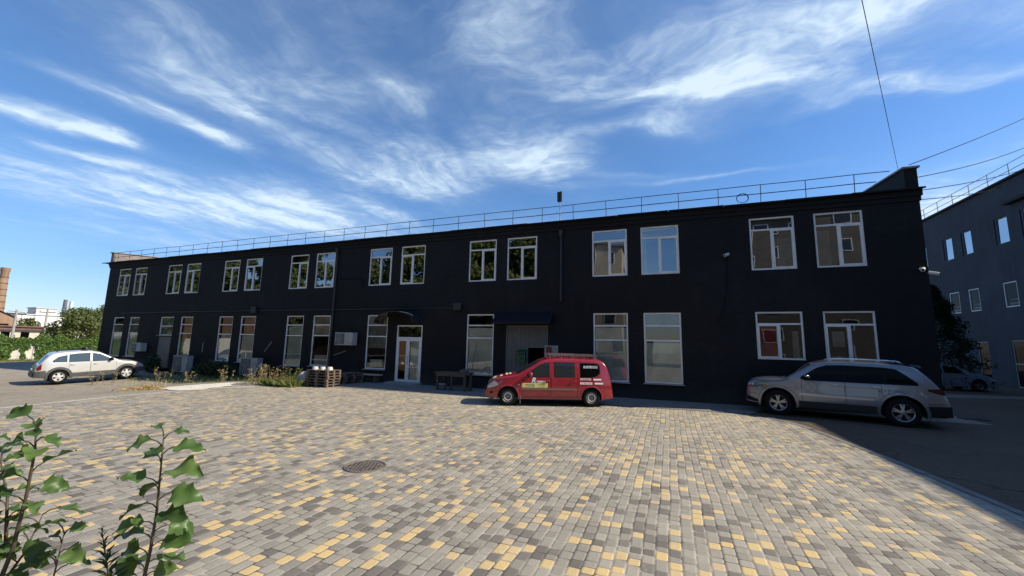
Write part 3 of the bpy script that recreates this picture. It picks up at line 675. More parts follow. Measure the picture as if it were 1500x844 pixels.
class Car:
    def __init__(s, name, label, loc, heading, sp, paint):
        s.sp = sp; s.paint = paint
        s.L, s.Wd = sp['L'], sp['W']
        s.root = local_thing(name, loc, heading, label, 'car')
        xs, zs = zip(*sp['sil']); s.sx, s.sz = np.array(xs), np.array(zs)
    def zt(s, x):
        d = min(.05, x * .5, (s.L - x) * .5)
        return float(np.mean([np.interp(x + d * k / 3, s.sx, s.sz) for k in range(-3, 4)]))
    def w(s, x):
        L = s.L; f = max(0, (x - (L - .95)) / .95); r = max(0, (.75 - x) / .75)
        return s.Wd / 2 * (1 - s.sp.get('nose', .24) * f ** 2.6 - s.sp.get('tail', .16) * r ** 2.8)
    def half(s, x, z):
        sp = s.sp; b = sp['belt']; zm = .58
        if z < zm: k = 1 - .055 * ((zm - z) / .4) ** 2
        elif z < b: k = 1 - .028 * ((z - zm) / (b - zm)) ** 2
        else: k = 1 - .028 - sp.get('tumble', .26) * (z - b) - .10 * (z - b) ** 2
        if sp.get('crease') and sp['crease'] - .07 < z < sp['crease']: k -= .010 * (1 - abs(z - sp['crease'] + .035) / .035)
        return s.w(x) * k
    def zlow(s, x):
        sp = s.sp; z = sp['sill'] + sp.get('rise', .06) * max(0, (x - s.L + .6) / .6) + sp.get('rise', .06) * max(0, (.5 - x) / .5)
        for xc in sp['axles']:
            if abs(x - xc) < sp['arch']: z = max(z, sp['r'] + math.sqrt(sp['arch'] ** 2 - (x - xc) ** 2))
        return z
    def crown(s, x): return s.sp.get('crown', .05)
    def corner(s, x):
        zt, zl = s.zt(x) - s.crown(x) * .6, s.zlow(x); r = min(s.sp.get('rc', .11), .45 * max(.02, zt - zl)); return zt, zl, r
    def yc(s, x):
        zt, zl, r = s.corner(x); return max(.02, s.half(x, zt - r) - r), zt
    def top(s, x, y):
        yc, zt = s.yc(x); return zt + s.crown(x) * (1 - min(1, (y / yc)) ** 2)
    def body(s):
        sp = s.sp; L = s.L
        xs = set(np.linspace(.0, L, 100)); xs |= set(np.linspace(0, .12, 10)); xs |= set(np.linspace(L - .12, L, 10))
        for xc in sp['axles']:
            for a in np.linspace(0, math.pi, 25): xs.add(xc + sp['arch'] * math.cos(a) * .9999)
            xs |= {xc - sp['arch'] - .002, xc + sp['arch'] + .002}
        xs = sorted(x for x in xs if 0 <= x <= L); xs = [x for i, x in enumerate(xs) if i == 0 or x - xs[i - 1] > .0012]
        mb = MB(); rings = []
        for x in xs:
            zt, zl, r = s.corner(x); n = 16; P = []
            for k in range(n): 
                z = zl + (zt - r - zl) * k / (n - 1); P.append((s.half(x, z), z))
            y0 = max(.02, s.half(x, zt - r) - r)
            for k in range(1, 6):
                a = math.pi / 2 * k / 6; P.append((y0 + (P[n - 1][0] - y0) * math.cos(a), zt - r + r * math.sin(a)))
            for k in range(7): y = y0 * (1 - k / 6); P.append((y, zt + s.crown(x) * (1 - (y / y0) ** 2)))
            full = [(x, y, z) for y, z in P] + [(x, -y, z) for y, z in P[-2::-1]]
            rings.append([mb.pt(p) for p in full])
        for a, b in zip(rings, rings[1:]):
            for j in range(len(a) - 1): mb.fi((a[j], b[j], b[j + 1], a[j + 1]))
        mb.fi(rings[0]); mb.fi(rings[-1][::-1])
        s.B = mb.build('body', s.paint, s.root, smooth=32)
        ub = MB(); wy = s.Wd / 2 - .27
        ub.box((.2, -wy, sp['sill'] + .02), (L - .2, wy, .62)); 
        a1, a2 = sp['axles'][0] + sp['arch'], sp['axles'][1] - sp['arch']
        ub.box((a1 + .02, -s.Wd / 2 + .1, sp['sill'] + .01), (a2 - .02, s.Wd / 2 - .1, .5))
        for xc in sp['axles']:
            for sd in (1, -1):
                n = 20; R = sp['arch'] + .004; yo, yi = sd * (s.half(xc, .6) - .03), sd * (wy - .01)
                P = [(xc + R * math.cos(math.pi * k / n * 1.16 - .25), sp['r'] + R * math.sin(math.pi * k / n * 1.16 - .25)) for k in range(n + 1)]
                for p, q in zip(P, P[1:]): ub.face([(p[0], yo, p[1]), (q[0], yo, q[1]), (q[0], yi, q[1]), (p[0], yi, p[1])])
        ub.build('underbody', PLASTB, s.root)
    def patch(s, name, lo, hi, m, off=.004, sides=(1, -1), parent=None, nu=28, nv=8, edge=None, smooth=True):
        """panel lying on the flank; lo/hi are (x, z) chains giving its lower and upper edge"""
        lx, lz = zip(*lo); hx, hz = zip(*hi); out = []
        for sd in sides:
            mb = MB()
            x0, x1 = max(lx[0], hx[0]), min(lx[-1], hx[-1])
            def fn(u, v):
                x = x0 + (x1 - x0) * u; a, b = np.interp(x, lx, lz), np.interp(x, hx, hz); z = a + (b - a) * v
                return (x, sd * (s.half(x, z) + off), z)
            mb.grid(fn, nu, nv); out.append(mb.build(name, m, parent or s.root, smooth=smooth, recalc=False))
        return out
    def line(s, mb, pts, wd, off, sd):
        pts2 = []
        for p, q in zip(pts, pts[1:]):
            n = max(2, int(math.hypot(q[0] - p[0], q[1] - p[1]) / .08))
            pts2 += [(p[0] + (q[0] - p[0]) * k / n, p[1] + (q[1] - p[1]) * k / n) for k in range(n)]
        pts2.append(pts[-1])
        P3 = [(x, sd * (s.half(x, z) + off), z) for x, z in pts2]
        mb.tube(P3, wd, 5)
    def top_patch(s, name, xa, xb, inset, m, off=.006, n=24, y0=-1, y1=1, parent=None, sub=0):
        mb = MB()
        def fn(u, v):
            x = xa + (xb - xa) * u; yc, zt = s.yc(x); yy = (yc - inset) * (y0 + (y1 - y0) * v)
            d = .02; dz = (s.zt(min(s.L, x + d)) - s.zt(max(0, x - d))) / (2 * d); nn = Vector((-dz, 0, 1)).normalized() * off
            return (x + nn.x, yy, s.top(x, yy) + nn.z)
        mb.grid(fn, n, 14); return mb.build(name, m, parent or s.root, smooth=True, recalc=False)
    def arch_trim(s, m, wd=.06, off=.012, name='arch_trim'):
        sp = s.sp
        for xc in sp['axles']:
            for sd in (1, -1):
                mb = MB(); R0, R1 = sp['arch'] - .012, sp['arch'] + wd
                def P(a, R, o):
                    x, z = xc + R * math.cos(a), sp['r'] + R * math.sin(a); x = min(max(x, .01), s.L - .01)
                    return (x, sd * (s.half(x, max(z, .2)) + o), z)
                n = 28; A = [-.22 + (math.pi + .44) * k / n for k in range(n + 1)]
                for a, b in zip(A, A[1:]):
                    mb.face([P(a, R0, -.05), P(b, R0, -.05), P(b, R0, off), P(a, R0, off)])
                    mb.face([P(a, R0, off), P(b, R0, off), P(b, R1 - .015, off), P(a, R1 - .015, off)])
                    mb.face([P(a, R1 - .015, off), P(b, R1 - .015, off), P(b, R1, -.002), P(a, R1, -.002)])
                mb.build(name, m, s.root, smooth=40)
    def wheels(s, style, m, steer=0.0, tw=.205):
        sp = s.sp; r = sp['r']; rr = r * sp.get('rim', .66)
        for i, xc in enumerate(sp['axles']):
            for sd in (1, -1):
                yo = s.half(xc, .55) - .025; o = (xc, sd * (yo - tw / 2), r)
                mb = MB(); h = tw / 2
                prof = [(rr, -h), (rr + .02, -h - .004), ((rr + r) / 2, -h - .010), (r - .025, -h), (r - .004, -h + .025), (r, -h * .4), (r, h * .4), (r - .004, h - .025), (r - .025, h), ((rr + r) / 2, h + .010), (rr + .02, h + .004), (rr, h)]
                mb.lathe(prof, 'Y', o, 40); W = mb.build('wheel', TYRE, s.root, smooth=40)
                mb = MB(); e = sd
                prof = [(rr, e * (h - .09)), (rr - .004, e * (h - .01)), (rr - .012, e * (h + .004)), (rr - .03, e * (h - .012)), (rr - .038, e * (h - .07))]
                mb.lathe(prof, 'Y', o, 40)
                yf = o[1] + e * (h - .02)
                if style == 'steel':
                    mb.lathe([(rr - .03, e * (h - .06)), (rr * .80, e * (h - .05)), (rr * .72, e * (h - .008)), (rr * .50, e * (h - .014)), (rr * .42, e * (h - .05)), (rr * .22, e * (h - .045)), (.001, e * (h - .03))], 'Y', o, 40)
                    tb = MB(); tb.lathe([(rr * .70, e * (h - .006)), (rr * .62, e * (h + .002)), (rr * .54, e * (h - .008))], 'Y', o, 40)
                    tb.build('trim_ring', mat('bright_steel', (.62, .62, .6), .4, metal=.3), W, smooth=True)
                else:
                    ns = sp['spokes']
                    for k in range(ns):
                        a = 2 * math.pi * k / ns + .3
                        for da in ((0,) if style == 'five' else (-.15, .15)):
                            w0, w1 = (.040, .062) if style == 'five' else (.022, .020)
                            c1 = (math.cos(a + da * .3), math.sin(a + da * .3)); c2 = (math.cos(a + da * 1.15), math.sin(a + da * 1.15))
                            p0 = (o[0] + c1[0] * .05, o[2] + c1[1] * .05); p1 = (o[0] + c2[0] * (rr - .02), o[2] + c2[1] * (rr - .02))
                            dx, dz = p1[0] - p0[0], p1[1] - p0[1]; l = math.hypot(dx, dz); nx, nz = -dz / l, dx / l
                            Q = [(p0[0] + nx * w0, p0[1] + nz * w0), (p1[0] + nx * w1, p1[1] + nz * w1), (p1[0] - nx * w1, p1[1] - nz * w1), (p0[0] - nx * w0, p0[1] - nz * w0)]
                            ys = [yf, yf - e * .012, yf - e * .012, yf]
                            mb.face([(q[0], y, q[1]) for q, y in zip(Q, ys)])
                            for j in range(4):
                                q1, q2 = Q[j], Q[(j + 1) % 4]; mb.face([(q1[0], ys[j], q1[1]), (q2[0], ys[(j + 1) % 4], q2[1]), (q2[0], yf - e * .05, q2[1]), (q1[0], yf - e * .05, q1[1])])
                    mb.lathe([(.075, e * (h - .06)), (.07, e * (h - .012)), (.03, e * (h - .004)), (.001, e * (h - .003))], 'Y', o, 20)
                mb.build('rim', m, W, smooth=30)
                mb = MB(); mb.lathe([(rr - .002, e * (h - .085)), (.001, e * (h - .085))], 'Y', o, 24); mb.build('brake_disc', PLASTB, W, recalc=False)
    def handle(s, x, z, m, sides=(1, -1), l=.18):
        for sd in sides:
            mb = MB(); y = s.half(x, z)
            mb.tube([(x - l / 2, sd * (y + .005), z), (x - l / 2 + .03, sd * (y + .035), z + .005), (x + l / 2 - .03, sd * (y + .035), z + .005), (x + l / 2, sd * (y + .005), z)], .014, 6); mb.build('door_handle', m, s.root, smooth=True)
    def mirror(s, x, z, m):
        for sd in (1, -1):
            mb = MB(); y = s.half(x, z)
            mb.ellipsoid((x + .02, sd * (y + .11), z + .05), (.075, .12, .085)); mb.tube([(x, sd * (y - .02), z - .02), (x + .01, sd * (y + .06), z + .02)], .03, 6); mb.build('side_mirror', m, s.root, smooth=True)
    def door(s, x0, x1, slant=0.0, top=None):
        b = top or s.sp['belt']
        for sd in (1, -1):
            mb = MB(); zlo = s.sp['sill'] + .09
            s.line(mb, [(x0, b + .0), (x0 - slant * .3, .75), (x0 + slant, zlo), (x1, zlo), (x1, b)], .0055, -.002, sd); mb.build('door_seam', PLASTB, s.B)

# --- red estate with roof rack
def red_estate():
    sil = [(0, .44), (.015, .62), (.05, .85), (.09, 1.05), (.17, 1.36), (.25, 1.50), (.34, 1.58), (.6, 1.625), (1.3, 1.65), (2.0, 1.645), (2.35, 1.61), (2.58, 1.53), (3.0, 1.285), (3.36, 1.085), (3.5, 1.055), (3.9, .985), (4.18, .895), (4.32, .79), (4.40, .66), (4.45, .5), (4.47, .36)]
    P = car_paint('red_car_paint', (.30, .008, .018), rough=.3)
    c = Car('estate_car', 'red estate car with door stickers and a roof rack, parked by the corrugated gate', (0, 0, .012), 0, dict(L=4.47, W=1.75, sil=sil, belt=.985, sill=.24, axles=(.765, 3.67), r=.31, arch=.365, rim=.64, tumble=.20, tail=.10, rc=.12), P)
    c.body(); c.arch_trim(P, .035, .007, 'wheel_arch'); c.wheels('steel', mat('steel_wheel', (.20, .20, .20), .45, metal=.3))
    c.door(2.20, 3.15, .05); c.door(1.25, 2.17, .0)
    fb = PLASTB
    def win(lo, hi, m, nm='side_window'):
        e = .022
        lo2 = [(x, z - e) for x, z in lo]; hi2 = [(x, z + e) for x, z in hi]; lo2[0] = (lo2[0][0] - e, lo2[0][1]); hi2[0] = (hi2[0][0] - e, hi2[0][1]); lo2[-1] = (lo2[-1][0] + e, lo2[-1][1]); hi2[-1] = (hi2[-1][0] + e, hi2[-1][1])
        fr = c.patch('window_seal', lo2, hi2, fb, .002); g = c.patch(nm, lo, hi, m, .005); 
        for a, b in zip(fr, g): a.parent = b
    win([(2.25, 1.0), (2.95, .985), (3.0, 1.03)], [(2.25, 1.455), (2.46, 1.43), (2.72, 1.27), (3.0, 1.05)], CGLASSL)
    win([(1.36, 1.01), (2.05, 1.0)], [(1.36, 1.46), (2.05, 1.46)], CGLASSL)
    win([(.47, 1.16), (.55, 1.06), (.72, 1.01), (1.14, 1.005)], [(.47, 1.36), (.5, 1.42), (.58, 1.45), (1.14, 1.46)], CGLASS)
    c.top_patch('windshield', 3.34, 2.62, .05, CGLASSL)
    c.top_patch('rear_window', .10, .24, .10, CGLASS, n=10)
    c.patch('headlight', [(4.0, .70), (4.12, .64), (4.38, .57)], [(4.0, .74), (4.16, .83), (4.38, .65)], LAMP, .008, nu=14)
    c.patch('tail_light', [(.10, .90), (.16, .88)], [(.10, 1.02), (.17, 1.26)], TAIL, .004, nu=6)
    c.patch('fog_lamp', [(4.2, .40), (4.3, .40)], [(4.2, .47), (4.3, .47)], PLASTB, .006, nu=4)
    c.patch('door_moulding', [(1.28, .555), (3.2, .555)], [(1.28, .61), (3.2, .61)], mat('beige_moulding', (.22, .15, .11), .5), .012)
    c.patch('sill_strip', [(1.16, .245), (3.28, .245)], [(1.16, .30), (3.28, .30)], mat('dull_red_sill', (.30, .07, .07), .5), .008)
    c.patch('side_indicator', [(3.27, .70), (3.33, .70)], [(3.27, .735), (3.33, .735)], LAMP, .01, nu=2)
    c.handle(2.32, .86, P); c.handle(1.38, .86, P); c.mirror(2.88, 1.02, P)
    mb = MB(); mb.box((4.42, -.38, .42), (4.474, .38, .56)); mb.box((4.45, -.26, .44), (4.482, .26, .55)); mb.build('grille', PLASTB, c.root)
    for sd in (1, -1):
        mb = MB(); mb.box((3.24, sd * .74 - .012, .08), (3.25, sd * .74 + .13, .33)); mb.build('mud_flap', mat('pale_flap', (.42, .40, .38), .7), c.root)
    # flat rack of lattice on the roof
    mb = MB()
    for y in (-.56, .56):
        mb.tube([(.5, y, 1.70), (2.25, y, 1.715)], .017, 6)
    for y in (-.2, .2): mb.tube([(.5, y, 1.735), (2.25, y, 1.745)], .010, 5)
    for k in range(5):
        x = .55 + k * .41; mb.tube([(x, -.56, 1.725), (x, .56, 1.725)], .013, 6)
        for y in (-.56, .56): mb.tube([(x, y, 1.60), (x, y, 1.71)], .014, 6)
    for y in (-.57, .57):
        for k in range(17):
            x = .5 + k * .104; mb.tube([(x, y, 1.70), (x + .052, y, 1.765), (x + .104, y, 1.70)], .007, 4)
        mb.tube([(.5, y, 1.765), (2.25, y, 1.775)], .008, 5)
    mb.build('roof_rack', mat('dull_rack_metal', (.16, .13, .125), .6, var=.3), c.root)
    # stickers: lettering on thin film that follows the door
    YEL = mat('yellow_film', (.74, .66, .22), .5); WHT = mat('white_film', (.80, .78, .76), .5); BLU = mat('dark_blue_ink', (.03, .04, .12), .5); REDI = mat('red_ink', (.45, .03, .03), .5)
    def bars(name, rects, m, parent=None, sides=(1, -1), off=.010):
        for sd in sides:
            mb = MB()
            for (xa, xb, za, zb) in rects:
                mb.face([(xa, sd * (c.half(xa, za) + off), za), (xb, sd * (c.half(xb, za) + off), za), (xb, sd * (c.half(xb, zb) + off), zb), (xa, sd * (c.half(xa, zb) + off), zb)])
            mb.build(name, m, c.root, recalc=False)
    c.patch('door_banner', [(2.30, .625), (3.20, .625)], [(2.30, .775), (3.20, .775)], YEL, .009)
    bars('banner_edge', [(3.13, 3.20, .625, .775)], mat('peach_film', (.78, .42, .22), .5), off=.011)
    rn = random.Random(5)
    def strokes(x0, x1, z0, z1, cw=.04, gap=.3):
        out = []; x = x0
        while x < x1 - cw * .6:
            wv = cw * rn.uniform(.5, .95)
            if rn.random() > gap * .4:
                t = rn.random()
                out.append((x, x + wv * .32, z0, z1))
                if t < .6: out.append((x, x + wv * .8, z1 - (z1 - z0) * .25, z1))
                if t > .3: out.append((x + wv * .5, x + wv * .8, z0, z1 - (z1 - z0) * .2 * rn.random()))
                if t > .6: out.append((x, x + wv * .8, z0, z0 + (z1 - z0) * .25))
            x += cw
        return out
    bars('banner_lettering', strokes(2.76, 3.10, .655, .745, .036), BLU, off=.013); bars('banner_lettering', strokes(2.38, 2.66, .705, .74, .026) + strokes(2.40, 2.62, .655, .685, .024), mat('olive_ink', (.25, .24, .05), .5), off=.013)
    bars('window_lettering', strokes(.54, 1.06, 1.30, 1.385, .034, 0), WHT, off=.011)
    bars('fender_lettering', strokes(.80, 1.13, .91, .945, .03, .1), REDI, off=.012)
    bars('fender_label', [(.74, 1.10, .755, .83)], WHT, off=.007); bars('fender_label', [(.36, .66, .765, .825)], WHT, off=.007); bars('fender_lettering', strokes(.78, 1.06, .775, .81, .03, .2), REDI, off=.012)
    bars('fender_label', [(1.11, 1.17, .755, .83)], WHT, off=.008); bars('fender_label', [(.78, 1.16, .895, .96)], mat('pink_white_film', (.74, .60, .58), .5), off=.007); bars('fender_label', [(.42, .70, .895, .955)], WHT, off=.007)
    fc = bpy.data.curves.new('t', 'FONT'); fc.body = 'R'; fc.size = .235; fc.extrude = .001; fc.shear = .3; fc.offset = .008
    tc_ = bpy.data.objects.new('t', fc); COL.objects.link(tc_)
    fc2 = bpy.data.curves.new('t2', 'FONT'); fc2.body = 'emont'; fc2.size = .125; fc2.extrude = .001; fc2.shear = .3; fc2.offset = .005
    tc2 = bpy.data.objects.new('t2', fc2); COL.objects.link(tc2)
    dg = bpy.context.evaluated_depsgraph_get()
    for sd in (1, -1):
        mb = MB()
        for (ob, dx) in ((tc_, 0), (tc2, .16)):
            me = bpy.data.meshes.new_from_object(ob.evaluated_get(dg)); ms = []
            for v in me.vertices:
                x = (2.87 - (v.co.x + dx)) if sd == 1 else (2.46 + v.co.x + dx); z = .795 + v.co.y
                ms.append(mb.pt((x, sd * (c.half(x, z) + .012 + v.co.z), z)))
            for p in me.polygons: mb.fi([ms[k] for k in p.vertices])
            bpy.data.meshes.remove(me)
        mb.build('door_lettering', WHT, c.root, recalc=False)
    bpy.data.objects.remove(tc_); bpy.data.objects.remove(tc2); bpy.data.curves.remove(fc); bpy.data.curves.remove(fc2)
    mb = MB()
    for (xa, xb, ya, yb) in ((3.55, 3.62, .1, .5), (3.66, 3.75, .05, .5), (3.86, 3.95, .3, .6), (4.08, 4.2, .2, .55)):
        mb.grid(lambda u, v: (xa + (xb - xa) * u, ya + (yb - ya) * v, c.top(xa + (xb - xa) * u, ya + (yb - ya) * v) + .007), 3, 4)
    mb.build('bonnet_sticker', mat('cream_film', (.72, .66, .45), .5), c.root, recalc=False)
    return c
def seams(c, fr, rr):
    sp = c.sp; f1, r1 = sp['axles'][1] + sp['arch'], sp['axles'][0] - sp['arch']
    for sd in (1, -1):
        mb = MB(); c.line(mb, [(f1 + .03, .60), (f1 + .18, .63), (c.L - .12, .62)], .0055, -.002, sd); mb.build('bumper_seam', PLASTB, c.B)
        mb = MB(); c.line(mb, [(r1 - .02, .66), (.10, .68)], .0055, -.002, sd); mb.build('bumper_seam', PLASTB, c.B)
        mb = MB(); zz = lambda x: c.zt(x) - .10
        c.line(mb, [(x, zz(x)) for x in np.linspace(sp['axles'][1] - .30, c.L - .34, 8)], .0055, -.002, sd); mb.build('bonnet_seam', PLASTB, c.B)
    mb = MB(); xp = c.L + .004; mb.box((xp, -.26, .42), (xp + .012, .26, .53)); mb.build('number_plate', PLATE, c.root)
def place(c, F, R, front_ax, rear_ax, z=.012):
    """stand the car so that its near wheels touch the two ground points"""
    F, R = Vector((*F, 0)), Vector((*R, 0)); d = (F - R).normalized(); a = math.atan2(d.y, d.x); n = Vector((-d.y, d.x, 0))
    side = 1 if n.dot(-((F + R) / 2)) > 0 else -1
    mid = (F + R) / 2; ax = (front_ax + rear_ax) / 2
    o = mid - d * ax - n * side * (c.Wd / 2 - .09)
    c.root.location = (o.x, o.y, z); c.root.rotation_euler = (0, 0, a)
van = red_estate(); seams(van, 0, 0); place(van, (-5.03, 12.75), (-2.45, 13.85), 3.67 * .955, .765 * .955); van.root.scale = (.955, .955, .965)

def grey_suv():
    sil = [(0, .48), (.02, .68), (.06, .86), (.10, .98), (.20, 1.14), (.40, 1.40), (.58, 1.60), (.68, 1.665), (.95, 1.71), (1.5, 1.75), (2.2, 1.76), (2.65, 1.735), (2.98, 1.655), (3.35, 1.42), (3.70, 1.19), (3.85, 1.155), (4.25, 1.145), (4.55, 1.11), (4.70, 1.055), (4.765, .96), (4.80, .74), (4.82, .46)]
    P = car_paint('silver_grey_paint', (.19, .21, .25), metal=.6, rough=.28)
    c = Car('off_road_car', 'grey metallic off-road car with tinted windows, parked in shade at the corner', (0, 0, 0), 0, dict(L=4.82, W=1.94, sil=sil, belt=1.14, sill=.30, axles=(1.0, 3.92), r=.385, arch=.485, rim=.66, tumble=.25, crease=.95, spokes=5, tail=.13), P)
    c.body(); c.arch_trim(P, .075, .022, 'wheel_arch'); c.wheels('double', mat('suv_alloy', (.36, .36, .37), .3, metal=.8), tw=.25)
    c.door(2.24, 3.28, .03); c.door(1.42, 2.21, .10)
    lo = [(.66, 1.16), (1.4, 1.155), (2.2, 1.15), (3.1, 1.145), (3.24, 1.17)]; hi = [(.66, 1.18), (.85, 1.38), (1.05, 1.54), (1.3, 1.575), (2.2, 1.60), (2.62, 1.585), (2.86, 1.50), (3.24, 1.20)]
    fr = c.patch('window_trim', [(x, z - .02) for x, z in [(.63, 1.16)] + lo[1:-1] + [(3.29, 1.17)]], [(x, z + .018) for x, z in [(.63, 1.18)] + hi[1:-1] + [(3.29, 1.2)]], PLASTB, .002, nu=40)
    c.patch('side_window', lo, hi, CGLASS, .005, nu=44)
    for sd in (1, -1):
        mb = MB()
        for x in (1.32, 2.22): c.line(mb, [(x, 1.155), (x - .02, 1.585)], .016, .004, sd)
        mb.build('window_pillar', PLASTB, c.root)
        mb = MB(); c.line(mb, [(.63, 1.14), (1.5, 1.13), (3.25, 1.125)], .008, .006, sd); mb.build('window_moulding', PLASTB, c.root)
    c.top_patch('windshield', 3.68, 3.03, .05, CGLASS); c.top_patch('rear_window', .24, .56, .12, CGLASS, n=12)
    c.patch('headlight', [(4.28, .87), (4.5, .84), (4.74, .80)], [(4.28, .93), (4.5, .975), (4.74, .87)], mat('dark_headlamp', (.10, .10, .11), .08, spec=.8, var=.9, vscale=22), .008)
    mb = MB()
    for sd in (1, -1):
        for x in (4.60, 4.70): mb.ellipsoid((x, sd * (c.half(x, .90) + .006), .91), (.035, .012, .035))
    mb.build('headlamp_bulb', LAMP, c.root, smooth=True)
    c.patch('indicator', [(4.20, .87), (4.28, .87)], [(4.2, .92), (4.28, .94)], mat('amber_lens', (.35, .15, .03), .2), .009, nu=3)
    c.patch('tail_light', [(.13, .90), (.2, .92), (.46, 1.0)], [(.13, .99), (.2, 1.08), (.46, 1.05)], mat('smoked_red_lens', (.05, .006, .008), .1, spec=.4), .006, nu=10)
    c.patch('lower_cladding', [(1.48, .305), (3.44, .305)], [(1.48, .50), (3.44, .50)], mat('dark_grey_cladding', (.03, .03, .032), .6, spec=.2), .010)
    c.patch('door_moulding', [(1.60, .655), (3.36, .665)], [(1.60, .70), (3.36, .735)], car_paint('silver_trim', (.42, .44, .48), metal=.6), .018)
    c.patch('bumper_lower', [(.02, .34), (.5, .32)], [(.02, .62), (.52, .60)], PLASTB, .012, nu=10); c.patch('bumper_lower', [(4.42, .34), (4.8, .40)], [(4.42, .42), (4.8, .55)], PLASTB, .008, nu=8)
    c.patch('fuel_flap', [(1.06, .985), (1.28, .985)], [(1.06, 1.10), (1.28, 1.10)], P, .006, nu=4)
    c.handle(2.42, 1.03, CHROME, l=.22); c.handle(1.52, 1.03, CHROME, l=.22); c.mirror(3.10, 1.17, PLASTB)
    for sd in (1, -1):
        mb = MB(); y = c.half(3.1, 1.17) + .11; mb.ellipsoid((3.125, sd * y, 1.25), (.065, .115, .06)); mb.build('mirror_cap', CHROME, c.root, smooth=True)
        mb = MB(); mb.tube([(.85, sd * .60, 1.715), (1.0, sd * .61, 1.775), (1.8, sd * .62, 1.80), (2.45, sd * .61, 1.79), (2.6, sd * .60, 1.745)], .018, 6); mb.build('roof_rail', CHROME, c.root, smooth=True)
    mb = MB(); mb.grid(lambda u, v: (.70 - .22 * u, -.60 + 1.2 * v, 1.715 - .03 * u - .06 * (2 * v - 1) ** 4), 4, 10); mb.grid(lambda u, v: (.70 - .22 * u, -.60 + 1.2 * v, 1.665 - .0 * u - .06 * (2 * v - 1) ** 4), 4, 10); mb.build('spoiler', P, c.root, smooth=True)
    mb = MB()
    for k in range(7): mb.box((4.765, -.42 + k * .12, .80), (4.80, -.33 + k * .12, .95))
    mb.build('grille', PLASTB, c.root)
    return c
suv = grey_suv(); seams(suv, 0, 0); place(suv, (3.05, 15.16), (5.84, 14.47), 3.92, 1.0, .01); suv.root.scale = (.975, .975, .985)

